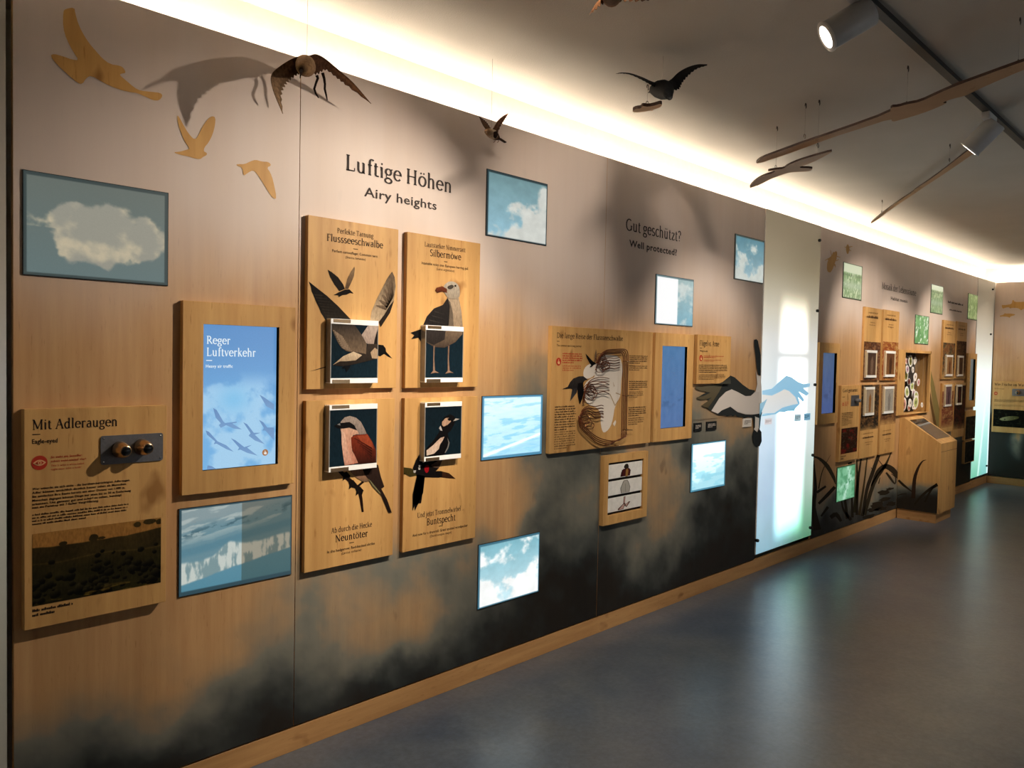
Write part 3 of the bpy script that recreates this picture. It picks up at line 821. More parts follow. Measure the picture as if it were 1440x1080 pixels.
backlit('white glowing picture of a hazy coast under the small plates', [(971.1, 623.5), (1020, 619.1), (1018.4, 682.7), (970.2, 692.8)], pic_coast, 90, 100, GS, 'glowhot')
backlit('green lakeshore picture with reeds, nearest the frosted panel', [(1185.3, 368.9), (1212.4, 374.2), (1210.6, 422.8), (1184.2, 418.7)], pic_reeds(101, (104, 138, 84), (150, 172, 128), (190, 204, 168), .30), 60, 80, GG)
backlit('pale green meadow picture high beside the last wall heading', [(1308.7, 400), (1326, 402.5), (1324.8, 442.5), (1308.3, 440)], pic_reeds(111, (112, 140, 90), (146, 166, 118), (170, 184, 140), .22), 50, 70, GG)
backlit('bright green and white blossom picture above the niche', [(1286.9, 442.5), (1306, 445.2), (1304.6, 485.2), (1285.2, 483.1)], pic_reeds(121, (96, 150, 84), (130, 178, 112), (240, 246, 226), None, .7), 50, 70, GG)
backlit('dark green grass picture in the last column beside the narrow light panel', [(1360.8, 412.5), (1375.4, 415.4), (1373.7, 450.8), (1360.4, 448.7)], pic_reeds(131, (98, 116, 66), (128, 146, 90), (172, 184, 134), None, .8), 40, 60, GG)
def pic_fern(u, v):
    n = fbm(u*8, v*9, 6, 141); c = mix3((84, 150, 108), (124, 186, 146), sstep(.35, .65, n))
    st = np.exp(-((u-.56-.12*np.sin(v*5))/.10)**2)*.7+np.exp(-((v-.52+.25*(u-.5))/.06)**2)*.5
    st = np.clip(st*sstep(.4, .6, fbm(u*12, v*12, 4, 146)+.12), 0, 1)
    c = c*(1-st[..., None])+np.array((206, 240, 222.))*st[..., None]
    return framed(c, u, v, (50, 96, 62), l=.03, t=.03, r=.03, b=.02)
backlit('glowing green leaf picture low on the wall among the printed reeds', [(1176.3, 656.9), (1202.1, 652.5), (1200.9, 700.1), (1175.2, 705.8)], pic_fern, 60, 90, GG)

# ------------------------------------------------------------------ frosted light panels
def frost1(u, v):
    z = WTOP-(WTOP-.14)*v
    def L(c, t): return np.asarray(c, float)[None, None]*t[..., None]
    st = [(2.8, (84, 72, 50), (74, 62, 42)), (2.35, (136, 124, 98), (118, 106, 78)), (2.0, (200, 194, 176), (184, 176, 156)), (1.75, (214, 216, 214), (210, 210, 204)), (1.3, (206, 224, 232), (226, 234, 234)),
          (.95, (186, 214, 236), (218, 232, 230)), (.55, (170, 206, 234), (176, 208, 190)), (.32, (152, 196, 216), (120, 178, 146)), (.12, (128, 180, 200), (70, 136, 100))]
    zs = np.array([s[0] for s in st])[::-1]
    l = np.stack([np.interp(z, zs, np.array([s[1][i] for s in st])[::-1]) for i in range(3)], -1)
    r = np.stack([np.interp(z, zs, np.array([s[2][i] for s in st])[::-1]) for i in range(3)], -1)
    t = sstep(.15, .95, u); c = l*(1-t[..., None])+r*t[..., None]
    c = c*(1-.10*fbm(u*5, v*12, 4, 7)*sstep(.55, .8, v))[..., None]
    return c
def frost_obj(x0, x1, z0, z1, fn, hot, label, mat):
    r = empty('frosted_light_panel', ((x0+x1)/2, 0, z0), label, 'light panel', None)
    MB().box(x0+.004, x1-.004, -.006, .004, z0, z1).build('glass_pane', M['satin'], r)
    u, v = np.meshgrid(np.linspace(0, 1, 90), np.linspace(0, 1, 200))
    c = linarr(fn(u, v))+0
    if hot is not None: c = c*hot(u, v)[..., None]
    grid_obj('printed_film', lambda a, b: (x0+.004+(x1-x0-.008)*a, 0*a-.0068, z1-(z1-z0)*b), 90, 200, c, mat, r)
    return r
uh0 = (aty(1099, 480, 0)[0]-XS0)/(XS1-XS0); uh1 = (aty(1132, 480, 0)[0]-XS0)/(XS1-XS0)
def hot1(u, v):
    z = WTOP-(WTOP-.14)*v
    # bright daylight window with one glazing bar put into the glow, blurred as through the frosted glass
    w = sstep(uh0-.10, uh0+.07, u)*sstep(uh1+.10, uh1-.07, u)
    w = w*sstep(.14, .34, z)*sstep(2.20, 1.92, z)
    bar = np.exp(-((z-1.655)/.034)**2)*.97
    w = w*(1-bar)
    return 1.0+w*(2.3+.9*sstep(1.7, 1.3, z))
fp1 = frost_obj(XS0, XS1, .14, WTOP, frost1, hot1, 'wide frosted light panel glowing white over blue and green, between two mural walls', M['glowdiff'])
def frost2(u, v):
    z = WTOP-(WTOP-.14)*v
    st = [(2.8, (66, 58, 44)), (2.3, (110, 102, 84)), (1.9, (160, 160, 150)), (1.5, (196, 212, 210)), (1.0, (186, 220, 214)), (.5, (150, 204, 186)), (.12, (84, 160, 134))]
    zs = np.array([s[0] for s in st])[::-1]
    c = np.stack([np.interp(z, zs, np.array([s[1][i] for s in st])[::-1]) for i in range(3)], -1)
    b = sstep(.45, .8, u+.15*np.sin(z*4))*sstep(1.3, .3, z)
    c = c*(1-b[..., None]*.5)+np.array((110, 176, 190.))*b[..., None]*.5
    ray_ = np.exp(-((u-.55-.3*(z-.6))/.05)**2)*sstep(1.4, .8, z)*.6+sstep(.9, .97, u)*sstep(1.5, .6, z)*.8
    return c*(1-ray_[..., None])+np.array((226, 244, 244.))*ray_[..., None]
frost_obj(XS2, XC-.012, .14, WTOP, frost2, lambda u, v: 1.0+.5*sstep(.2, .5, v), 'narrow frosted light panel glowing pale green in the far corner', M['glowdiff'])
def frost0(u, v):
    z = WTOP-(WTOP-.14)*v
    zs = np.array([.1, .6, 1.1, 1.5, 1.9, 2.8])
    cs = [(30, 29, 22), (52, 52, 40), (84, 86, 76), (86, 88, 86), (60, 50, 34), (24, 18, 10)]
    return np.stack([np.interp(z, zs, [c[i] for c in cs]) for i in range(3)], -1)
frost_obj(-.36, .664, .14, WTOP, frost0, None, 'dim frosted light panel cut off at the left edge', M['glowdiff'])
# dark stand-off knobs holding the panes
def knobs(pts, group, lab):
    for p in pts:
        P = aty(p[0], p[1], -.012)
        mb = MB(); mb.tube([(P[0], .004, P[2]), (P[0], -.020, P[2]), (P[0], -.026, P[2])], [.011, .013, .010], 14)
        o = mb.build('standoff_knob', M['black'], loc=(P[0], 0, P[2]))
        tag(o, lab % p[2], 'glass fixing knob', group)
knobs([(1152, 338, 'highest'), (1149, 437, 'second from the top'), (1145.5, 541, 'third from the top'), (1142.5, 640, 'fourth from the top'), (1139, 742, 'lowest')], 'fixing knobs of the wide frosted panel', 'small dark knob on the right edge of the wide frosted panel, %s')
knobs([(1064.5, 760, '')], 'fixing knobs of the wide frosted panel', 'small dark knob at the lower left corner of the wide frosted panel%s')
knobs([(1395.8, 407, 'highest'), (1393, 470, 'second from the top'), (1387, 655, 'lowest')], 'fixing knobs of the narrow frosted panel', 'tiny dark knob on the right edge of the narrow corner panel, %s')

# ------------------------------------------------------------------ wall headings and silhouettes
HF = Face('y', 0.0, .0014)
def heading(label, ls, loc_px):
    P = aty(*loc_px, 0)
    r = empty('wall_heading', (P[0], 0, P[2]), label, 'wall lettering', 'grey headings on the mural walls')
    for nm, args in ls:
        mb = MB(); px_text(mb, HF, *args[0], **args[1]); mb.build(nm, M['ink'], r)
GREY = lin((66, 58, 56)); GREY2 = lin((82, 72, 66))
heading('large grey wall heading reading Luftige Höhen, Airy heights', [('german_line', (('Luftige Höhen', (485.8, 238.7), (635.1, 270.9), 20), dict(col=GREY))), ('english_line', (('Airy heights', (511.8, 275.8), (613.7, 295.3), 12.5), dict(col=GREY, font='sans', bold=.012)))], (560, 260))
heading('grey wall heading reading Gut geschützt?, Well protected?', [('german_line', (('Gut geschützt?', (880, 324.5), (957, 338.5), 15), dict(col=GREY))), ('english_line', (('Well protected?', (884.5, 347.5), (951.5, 358.5), 9), dict(col=GREY, font='sans', bold=.02)))], (918, 335))
heading('small grey wall heading reading Mosaik der Lebensräume, Habitat mosaic', [('german_line', (('Mosaik der Lebensräume', (1240, 406.5), (1288, 415.5), 8.5), dict(col=GREY2))), ('english_line', (('Habitat mosaic', (1252.5, 421.5), (1276, 426), 4.6), dict(col=GREY2, font='sans', bold=.02)))], (1264, 412))
def blur_heading():
    P = aty(1344, 430, 0)
    r = empty('wall_heading', (P[0], 0, P[2]), 'smallest grey wall heading of two blurred lines beside the last green picture', 'wall lettering', 'grey headings on the mural walls')
    mb = MB(); px_fine(mb, HF, (1333, 421.5), (1355, 431.5), 1, GREY2, .75, short=1.0); mb.build('german_line', M['ink'], r)
    mb = MB(); px_fine(mb, HF, (1335, 433.5), (1353, 440.5), 1, GREY2, .75, short=1.0); mb.build('english_line', M['ink'], r)
blur_heading()
def silhouette(name, label, cat, pts, group, smooth=2, extra=None, rgb=None, face=None):
    fc = face or HF
    q = rounded([fc.px(*p) for p in pts], smooth)
    c = np.mean(q, 0)
    mb = MB(); mb.poly([fc.at(a, b) for a, b in q])
    if extra:
        for e in extra: mb.poly([fc.at(*fc.px(*p)) for p in e])
    loc = (c[0], 0, c[1]) if fc.k == 'y' else (XC, -c[0], c[1])
    tag(mb.build(name, M['silh'], loc=loc), label, cat, group)
M['silh'] = wood('bare_oak', (214, 166, 96), (190, 140, 74))
BG = 'oak coloured animal silhouettes on the mural walls'
silhouette('bird_silhouette', 'largest oak brown bird silhouette, long-necked and diving, top left corner', 'bird silhouette', crop(60, 0, .13889,
 [(205,120),(230,90),(320,75),(330,140),(355,230),(400,330),(470,440),(540,520),(600,590),(680,650),(780,665),(820,690),(842,740),(800,745),(775,758),(830,805),(930,890),(990,920),(1100,930),(1190,940),(1215,970),(1180,1018),(1120,1018),(1040,980),(950,940),(890,935),(800,915),(700,880),(600,830),(490,765),(440,790),(400,855),(350,840),(240,745),(140,650),(75,565),(110,545),(200,570),(300,605),(365,612),(310,530),(240,400),(205,280)]), BG, 1)
silhouette('bird_silhouette', 'pale oak bird silhouette with both wings raised', 'bird silhouette', crop(240, 150, .12966,
 [(68,85),(100,130),(140,205),(190,290),(260,365),(300,310),(340,220),(400,135),(450,100),(485,118),(480,200),(455,300),(410,390),(365,440),(355,485),(390,500),(392,525),(350,545),(320,572),(250,560),(190,540),(110,525),(20,495),(100,488),(165,470),(205,455),(150,380),(105,270),(75,170)]), BG, 1)
silhouette('bird_silhouette', 'pale oak bird silhouette with one wing hanging down', 'bird silhouette', crop(240, 150, .12966,
 [(705,635),(725,622),(800,625),(860,595),(920,575),(980,595),(1065,600),(1090,640),(1040,660),(1080,715),(1110,800),(1150,1000),(1110,995),(1060,930),(1000,830),(930,720),(890,690),(840,715),(785,755),(780,665)]), BG, 1)
silhouette('insect_silhouette', 'oak brown beetle silhouette beside the wide frosted panel', 'insect silhouette', crop(1130, 330, .06483,
 [(640,370),(670,385),(700,350),(730,390),(715,470),(712,540),(680,600),(640,720),(600,800),(560,828),(500,780),(510,600),(530,570),(520,520),(570,490),(610,450)]), BG, 1,
 [crop(1130, 330, .06483, e) for e in ([(575,340),(585,335),(610,450),(598,455)], [(460,555),(530,510),(535,525),(468,565)], [(720,460),(800,490),(798,498),(716,478)], [(705,560),(760,530),(765,540),(708,580)], [(660,620),(690,650),(690,720),(680,700),(655,650)])])
silhouette('insect_silhouette', 'tiny pale insect silhouette to the right of the beetle silhouette', 'insect silhouette', crop(1130, 330, .06483,
 [(930,230),(960,200),(985,260),(995,320),(975,400),(950,430),(925,380),(915,300)]), BG, 1, [crop(1130, 330, .06483, e) for e in ([(880,260),(930,270),(930,282),(885,272)], [(985,260),(1060,245),(1060,256),(985,280)], [(990,320),(1030,350),(1025,358),(985,335)])])
FF = Face('x', XC, .0014)
silhouette('fish_silhouette', 'larger oak brown fish silhouette high on the far end wall', 'fish silhouette', crop(1395, 400, .05556,
 [(238,515),(330,525),(420,510),(505,490),(515,400),(545,390),(570,440),(700,445),(900,430),(1100,450),(1250,500),(1300,540),(1200,590),(1000,600),(800,610),(735,665),(680,600),(520,590),(455,610),(430,575),(330,590),(270,620)]), BG, 1, face=FF)
silhouette('fish_silhouette', 'smaller brown fish silhouette under the larger one on the far end wall', 'fish silhouette', crop(1395, 400, .05556,
 [(190,790),(250,780),(310,750),(330,720),(350,740),(450,735),(540,745),(600,765),(540,790),(470,810),(440,850),(410,820),(320,815),(260,810),(210,820)]), BG, 1, face=FF)

# printed stork across mural and frosted panel
SF = Face('y', -.0075, .0004)
def CS(p): return crop(900, 440, .18519, p)
P = aty(1060, 560, 0)
stork = empty('printed_stork', (P[0], 0, P[2]), 'large black and white flying stork graphic printed across mural and frosted panel', 'bird graphic')
def stork_part(nm, lst, mat='ink'):
    mb = MB()
    for k, (pts, rgb, gr, sm) in enumerate(lst): shape(mb, SF, CS(pts), rgb, 1+k, gr, sm)
    return mb.build(nm, M[mat], stork)
DK = (38, 42, 44)
stork_part('neck', [([(866,205),(884,199),(895,212),(905,260),(916,320),(916,478),(897,470),(886,420),(878,330),(868,250)], DK, None, 0)])
stork_part('wing', [([(440,640),(500,605),(560,560),(620,525),(685,475),(720,490),(780,545),(830,580),(872,588),(870,625),(800,634),(740,604),(695,580),(650,602),(600,650),(540,745),(500,715),(520,660)], DK, (52, 54, 50), 0),
 ([(420,560),(470,562),(560,548),(640,520),(600,600),(560,660),(515,722),(475,712),(470,700),(510,672),(545,640),(480,662),(440,655),(430,640),(480,632),(535,605),(455,590),(425,578)], (92, 86, 70), (82, 72, 52), 0),
 ([(540,745),(600,650),(650,600),(695,580),(740,600),(800,632),(840,630),(872,600),(905,600),(905,765),(860,772),(800,770),(740,752),(685,712),(620,740),(590,765)], (204, 196, 190), None, 0),
 ([(545,750),(590,765),(620,740),(685,712),(740,755),(800,772),(860,775),(862,800),(820,792),(790,800),(770,788),(740,790),(722,775),(705,785),(690,778),(660,786),(640,778),(600,775)], DK, None, 0)])
stork_part('body', [([(880,432),(890,470),(916,486),(922,560),(925,765),(905,790),(905,860),(890,905),(865,888),(860,780),(868,640),(890,540)], (212, 206, 200), None, 0),
 ([(826,648),(850,668),(880,700),(895,635),(908,690),(908,800),(880,790),(850,770),(846,745),(838,722),(832,690)], DK, None, 0)])
stork_part('tail', [([(858,905),(866,885),(890,908),(905,880),(922,905),(924,975),(908,1012),(880,1012),(858,985),(852,940)], DK, None, 0),
 ([(862,765),(874,790),(872,870),(864,880),(858,800)], DK, None, 0), ([(918,720),(926,760),(918,790),(908,880),(902,870),(905,790)], (60, 100, 120), None, 0)])
M['film'] = glow('translucent_print', 0.9, (.3, .3, .3), .5)
stork_part('translucent_wing', [([(928,590),(1000,575),(1060,520),(1110,476),(1150,488),(1200,524),(1240,540),(1292,535),(1288,560),(1240,572),(1282,612),(1262,630),(1205,598),(1248,660),(1236,676),(1200,640),(1215,690),(1180,725),(1080,745),(1000,772),(926,765)], (146, 198, 226), (128, 190, 222), 0),
 ([(926,620),(1000,628),(1060,600),(1095,580),(1130,592),(1180,640),(1200,690),(1150,700),(1080,720),(1020,760),(926,765)], (226, 222, 214), (214, 222, 226), 0),
 ([(910,690),(940,672),(965,652),(945,700),(920,760),(908,780)], (110, 170, 196), None, 0),
 ([(925,770),(1000,768),(1080,742),(1180,722),(1170,745),(1120,745),(1090,755),(1060,750),(1030,768),(925,785)], (120, 186, 214), None, 0)], 'film')
def plate(label, pts, rgb, txt, mat='ink'):
    q = [SF.px(*p) for p in CS(pts)]; xs = [a for a, b in q]; zs = [b for a, b in q]
    x0, x1, z0, z1 = min(xs), max(xs), min(zs), max(zs)
    r = empty('name_plate', ((x0+x1)/2, 0, z0), label, 'label plate', 'small square plates under the stork graphic')
    MB().box(x0, x1, -.010, -.0082 if x0 > XS0 else 0, z0, z1, lin(rgb)).build('plate_face', M[mat], r)
    f2 = Face('y', -.0105, .0006); mb = MB()
    fine_print(mb, f2, x0+.012, x1-.012, z1-.012, z0+(z1-z0)*.30, 3, txt, .8)
    mb.build('plate_text', M['ink'], r)
plate('black square plate, left of the pair under the printed stork', [(413,838),(466,895)], (30, 32, 33), lin((190, 180, 170)))
plate('black square plate, right of the pair under the printed stork', [(507,828),(578,885)], (30, 32, 33), lin((190, 180, 170)))
plate('white square plate beside the printed stork tail', [(785,803),(844,862)], (216, 210, 202), lin((110, 100, 94)))
plate('pale pink square plate on the frosted panel', [(945,803),(1000,845)], (214, 206, 208), lin((190, 180, 182)), 'film')
plate('grey-blue square plate on the frosted panel', [(1172,772),(1219,820)], (160, 190, 200), lin((140, 170, 182)), 'film')
plate('deeper blue square plate at the right edge of the frosted panel', [(1245,765),(1290,812)], (108, 164, 192), lin((84, 134, 160)), 'film')
mb = MB(); px_rule(mb, SF, (975, 588.5), (1063, 586), .5, lin((70, 50, 34)))
mb.build('guide_line', M['ink'], stork)
# reeds and leaves printed low on the habitat wall
RF = Face('y', -.0002, .0005)
def CR(p): return crop(1130, 580, .17588, p)
gm = MB(); K = (44, 36, 26)
blades = [([(75,350),(130,372),(190,430),(240,520),(256,575)], [8, 22, 34, 26, 6], (58, 52, 38)), ([(80,380),(95,600),(80,760),(110,940)], [10, 26, 34, 60], K), ([(250,595),(190,660),(120,730)], [26, 28, 20], K),
 ([(215,340),(150,470),(120,610)], [2, 7, 10], (66, 50, 34)), ([(178,590),(105,640)], [16, 22], K), ([(425,380),(428,560),(405,800)], [10, 18, 26], (50, 46, 28)), ([(460,370),(435,560),(425,820)], [12, 20, 20], K), ([(508,362),(485,560),(445,820)], [8, 14, 22], (62, 50, 30)),
 ([(600,340),(545,500),(505,620),(470,830)], [28, 30, 26, 22], K), ([(700,320),(650,430),(560,570),(485,820)], [6, 22, 30, 30], (50, 42, 28)), ([(540,590),(590,480),(650,432),(710,458),(765,525),(830,590)], [10, 32, 40, 46, 34, 22], K), ([(600,380),(640,435)], [4, 8], K),
 ([(660,480),(690,520),(730,570),(735,520),(700,490)], [14, 20, 12, 8, 5], K), ([(330,690),(350,850)], [18, 26], K), ([(195,755),(140,830)], [22, 14], K), ([(215,840),(260,815),(300,870)], [30, 36, 20], K), ([(385,640),(390,840)], [10, 22], K), ([(540,440),(560,480)], [4, 6], K), ([(610,520),(600,570)], [5, 9], K),
 ([(355,410),(385,400)], [14, 14], K), ([(300,690),(320,780),(380,860)], [6, 18, 24], K)]
for pts, w, rgb in blades: stroke(gm, RF, CR(pts), [a*.17588 for a in w], rgb)
rr = random.Random(5)
for cx, cy, a, b in ((640, 640, 50, 20), (690, 612, 34, 14), (590, 738, 60, 24), (650, 695, 56, 18), (560, 775, 60, 20), (700, 730, 40, 18), (520, 830, 60, 16), (620, 770, 60, 14)):
    pts = []
    for j in range(14):
        w = 2*math.pi*j/14; s_ = .65+.5*rr.random(); pts.append((cx+a*s_*math.cos(w), cy+b*s_*math.sin(w)+(a*math.cos(w))*-.15))
    shape(gm, RF, CR(pts), K)
gm.build('printed_reeds', M['ink'], wall_left)
gm = MB(); stroke(gm, RF, crop(1260, 480, .11111, [(418, 290), (455, 520), (500, 800), (560, 1080), (600, 1300)]), [.4, 5, 8, 9, 10], (128, 112, 66), sub=4); stroke(gm, RF, crop(1260, 480, .11111, [(410, 490), (440, 760), (500, 1080)]), [.4, 3, 4], (96, 70, 38))
gm.build('printed_leaf', M['ink'], wall_left)

# ------------------------------------------------------------------ eagle-eye board
def lettering(name, parent, items, mat='ink'):
    mb = MB()
    for f in items: f(mb)
    return mb.build(name, M[mat], parent)
def peri(parent, fc, TL, TR, BR, BL, r_px=None, eyes=((.29, .5), (.64, .46)), R=.024):
    """metal plate with two eyepieces"""
    x0, x1, z0, z1 = rect_of(fc, TL, TR, BR, BL)
    mp = (lambda a, y, b: (a, y, b)) if fc.k == 'y' else (lambda a, y, b: (XC+y, -a, b))
    base = fc.p if fc.k == 'y' else fc.p-XC
    pts = rounded([(x0, z0), (x1, z0), (x1, z1), (x0, z1)], 0)
    q = []; c = .008
    for (cx, cz, a0) in ((x0+c, z0+c, 180), (x1-c, z0+c, 270), (x1-c, z1-c, 0), (x0+c, z1-c, 90)):
        for j in range(5):
            w = math.radians(a0+90*j/4); q.append((cx+c*math.cos(w), cz+c*math.sin(w)))
    mb = MB(); n = mp(0, -.004, 0); o0 = mp(0, 0, 0)
    mb.prism([mp(a, base-.0005, b) for a, b in q], tuple(n[i]-o0[i] for i in range(3)))
    pl = mb.build('eyepiece_plate', M['steel'], parent)
    for a, b in ((x0+.009, z0+.009), (x1-.009, z0+.009), (x1-.009, z1-.009), (x0+.009, z1-.009)):
        s_ = MB(); s_.tube([mp(a, base-.0045, b), mp(a, base-.0055, b), mp(a, base-.0062, b)], [.0032, .0030, .0016], 10); s_.build('screw', M['chrome'], pl)
    for eu, ev in eyes:
        a = x0+(x1-x0)*eu; b = z1-(z1-z0)*ev
        e = MB()
        e.tube([mp(a, base-.0045, b), mp(a, base-.020, b), mp(a, base-.036, b), mp(a, base-.050, b), mp(a, base-.062, b), mp(a, base-.064, b)], [R*1.12, R*1.12, R*1.06, R*.90, R*.74, R*.68], 28)
        ey = e.build('eyepiece', M['bronze'], parent)
        l = MB(); l.tube([mp(a, base-.0641, b), mp(a, base-.0650, b)], [R*.62, R*.60], 24); l.build('eyepiece_lens', M['lens'], ey)
    return pl
r, fc, rc, _ = panel('eagle_eye_board', 'oak information board titled Mit Adleraugen with a metal eyepiece plate', 'information board', [(34, 575.3), (236, 570), (232, 848), (34, 885.5)], .034)
lettering('title', r, [lambda mb: px_text(mb, fc, 'Mit Adleraugen', (45.4, 603.8), (165.3, 599), 13), lambda mb: px_rule(mb, fc, (45.4, 611.8), (56.7, 611.4))])
lettering('subtitle', r, [lambda mb: px_text(mb, fc, 'Eagle-eyed', (44.9, 624.3), (81, 622), 6.3, font='sans', bold=.018)])
def eye_icon(mb, fc, c, rpx, dx=1.0):
    a, b = fc.px(*c); R = abs(fc.px(c[0], c[1]-rpx)[1]-b)
    mb.poly([fc.at(a+R*math.cos(t), b+R*math.sin(t)) for t in np.linspace(0, 2*math.pi, 25)[:-1]], RED)
    P = lin((214, 160, 112))
    top = [(a+R*.8*t, b+R*.42*(1-t*t)) for t in np.linspace(-1, 1, 11)]; bot = [(a+R*.8*t, b-R*.42*(1-t*t)) for t in np.linspace(1, -1, 11)]
    mb.poly([fc.at(x, z, 2) for x, z in top+bot[1:-1]], P)
    mb.poly([fc.at(a+R*.66*((x-a)/R), b+R*.60*((z-b)/R), 3) for x, z in top+bot[1:-1]], RED)
    mb.poly([fc.at(a+R*.24*math.cos(t), b+R*.24*math.sin(t), 4) for t in np.linspace(0, 2*math.pi, 15)[:-1]], P)
    mb.poly([fc.at(a+R*.11*math.cos(t), b+R*.11*math.sin(t), 5) for t in np.linspace(0, 2*math.pi, 11)[:-1]], RED)
lettering('eye_symbol', r, [lambda mb: eye_icon(mb, fc, (55.4, 650.8), 10.2)])
def eagle_red(mb):
    for i, t in enumerate(('So sieht ein Seeadler:', 'schon zwei-einmal vier!')): px_text(mb, fc, t, (71.5, 644.5+i*5.6-.2), (116+i*5, 641.2+i*5.4), 3, RED, 'sans', .012)
    for i, t in enumerate(('This is what a white-tailed', 'eagle sees: take a look!')): px_text(mb, fc, t, (71.5, 656.3+i*5.2), (118-i*4, 652.6+i*5.2), 2.8, RED, 'sans', .0)
lettering('red_text', r, [eagle_red])
BODY = ['Wer wünscht sie sich nicht - die berühmt-berüchtigten Adleraugen.', 'Adler können tatsächlich deutlich besser sehen als Menschen.', 'Sie entdecken ihre Beute bereits aus einer Distanz von 1.000 m.', 'Menschen dagegen können Dinge nur etwa bis zu 50 m Entfernung', 'erkennen. Um genauso gut und scharf zu sehen, benötigt', 'man ein Periskop mit 7-facher Vergrößerung.']
def eagle_body(mb):
    for i, t in enumerate(BODY):
        w = (183, 178, 176, 184, 171, 139)[i]
        px_text(mb, fc, t, (45.2, 688.5+i*5.5), (w, 677+i*4.9+(184-w)*.07), 3.0, INK, 'sans', .022)
    px_fine(mb, fc, (45.2, 722), (182, 722.5), 4, INK, .5)
lettering('body_text', r, [eagle_body])
def pic_savanna(u, v):
    n = fbm(u*20, v*13, 4, 201, .42); n2 = fbm(u*24, v*20, 4, 205); n3 = fbm(u*5, v*3, 4, 207)
    hz = .20-.12*u*0+.05*np.exp(-((u-.35)/.2)**2)*0+.03*(fbm(u*6, u*0, 3, 208)-.5)-.06*(u > .7)*(u-.7)*3
    c = mix3((172, 122, 62), (176, 118, 58), v)
    trees = np.zeros_like(u)
    for cx, cy, rx, ry in ((.45, .17, .035, .055), (.51, .185, .03, .02), (.80, .06, .03, .04), (.90, .04, .055, .04), (.985, .06, .03, .04), (.22, .19, .03, .03)):
        trees = np.maximum(trees, sstep(1.25, .9, ((u-cx)/rx)**2+((v-cy)/ry)**2+(n2-.5)*.6))
    land = np.maximum(sstep(hz-.005, hz+.012, v), trees)
    g_ = mix3((62, 50, 26), (44, 40, 20), sstep(.2, .7, v)); g_ = g_*(.7+.6*n3[..., None])
    ln = np.exp(-((v-.42-.02*np.sin(u*9))/.012)**2)*.35; g_ = g_+ln[..., None]*np.array((60, 46, 18.))
    rb = np.random.RandomState(4)
    for k in range(120):
        y = .34+.62*rb.rand()**.75; x = rb.rand(); s_ = (.010+.034*rb.rand())*(.35+.9*y)
        if y < .55 and rb.rand() < .55: continue
        d = ((u-x)/s_)**2+((v-y)/(s_*1.5))**2+(n2-.5)*1.1
        a_ = sstep(1.15, .85, d)
        li = np.clip((-(u-x)*.5-(v-y)*.9)/(s_*1.5)*.6+.25, 0, 1)*(.25+.75*y)
        g_ = g_*(1-a_[..., None])+(np.array((12, 12, 8.))+li[..., None]*np.array((62, 54, 30.)))*a_[..., None]
    sun = sstep(.60, .70, fbm(u*7, v*20, 4, 215))*sstep(.84, .95, v); g_ = g_+sun[..., None]*np.array((70, 52, 16.))
    return c*(1-land[..., None])+g_*land[..., None]
picture('landscape_photo', fc, rect_of(fc, (45.4, 750.4), (226.3, 728.3), (226, 819.7), (45.4, 852.2)), pic_savanna, 230, 150, M['print'], r)
lettering('caption', r, [lambda mb: px_fine(mb, fc, (45.4, 856), (105, 857), 2, INK, .6)])
peri(r, fc, (141, 613.2), (228.6, 608.4), (228.6, 646.6), (141, 654.4))

# ------------------------------------------------------------------ display panels
def screen_panel(label, corners, hole, t, fn, nu, nv, depth, name='wall_display', marg=(0, 0), strength='screen'):
    r, fc, rc, hr = panel(name, label, 'display', corners, t, None, hole)
    x0, x1, z0, z1 = hr
    b = MB(); d = depth
    b.box(x0-.0015, x0, -t+.002, -.0012+d, z0, z1).box(x1, x1+.0015, -t+.002, -.0012+d, z0, z1).box(x0, x1, -t+.002, -.0012+d, z1, z1+.0015).box(x0, x1, -t+.002, -.0012+d, z0-.0015, z0)
    b.box(x0, x1, d-.004, d-.002, z0, z1)
    b.build('screen_bezel', M['black'], r)
    f2 = Face('y', d-.0045, .0005)
    s_ = picture('screen', f2, (x0, x1-(x1-x0)*marg[1], z0+(z1-z0)*.0, z1), fn, nu, nv, M[strength], r)
    return r, fc, f2, hr, s_
def crane_sky(u, v):
    n = fbm(u*3.2, v*6, 6, 301)
    c = mix3((98, 146, 200), (120, 178, 226), sstep(0, .75, v))
    mk = sstep(.44, .64, n+sstep(.25, .6, v)*.16-.05*(v < .3))*sstep(.30, .48, v)
    c = c*(1-mk[..., None]*.8)+np.array((176, 214, 240.))*mk[..., None]*.8
    b = np.exp(-(((u-.42)/.2)**2+((v-.52)/.09)**2))*.5; c = c*(1-b[..., None])+np.array((104, 184, 232.))*b[..., None]
    return c
r, fc, f2, hr, scr = screen_panel('oak framed display titled Reger Luftverkehr showing cranes in a blue sky', [(256.9, 422.9), (416.6, 432), (412.6, 680.3), (256, 696.4)], [(286, 455.6), (392.5, 460.2), (390.8, 652.4), (285.6, 662.3)], .024, crane_sky, 110, 200, .0, marg=(0, .0))
WH = (240, 244, 246)
M['screenprint'] = glow('display_graphics', 1.0, (.01, .01, .012), .25, .4)
def scr_text(mb):
    c = lin((226, 238, 246))
    px_text(mb, f2, 'Reger', (290.4, 483.4), (323.7, 483.8), 10.5, c, 'serif', k=2); px_text(mb, f2, 'Luftverkehr', (290.4, 500.1), (359.4, 501.6), 11, c, 'serif', k=2)
    px_rule(mb, f2, (289.7, 507.4), (298.2, 507.6), 1.2, c, 2); px_text(mb, f2, 'Heavy air traffic', (289.3, 517), (327.2, 517), 4.2, c, 'sans', .02, 2)
lettering('screen_title', r, [scr_text], 'screenprint')
mb = MB()
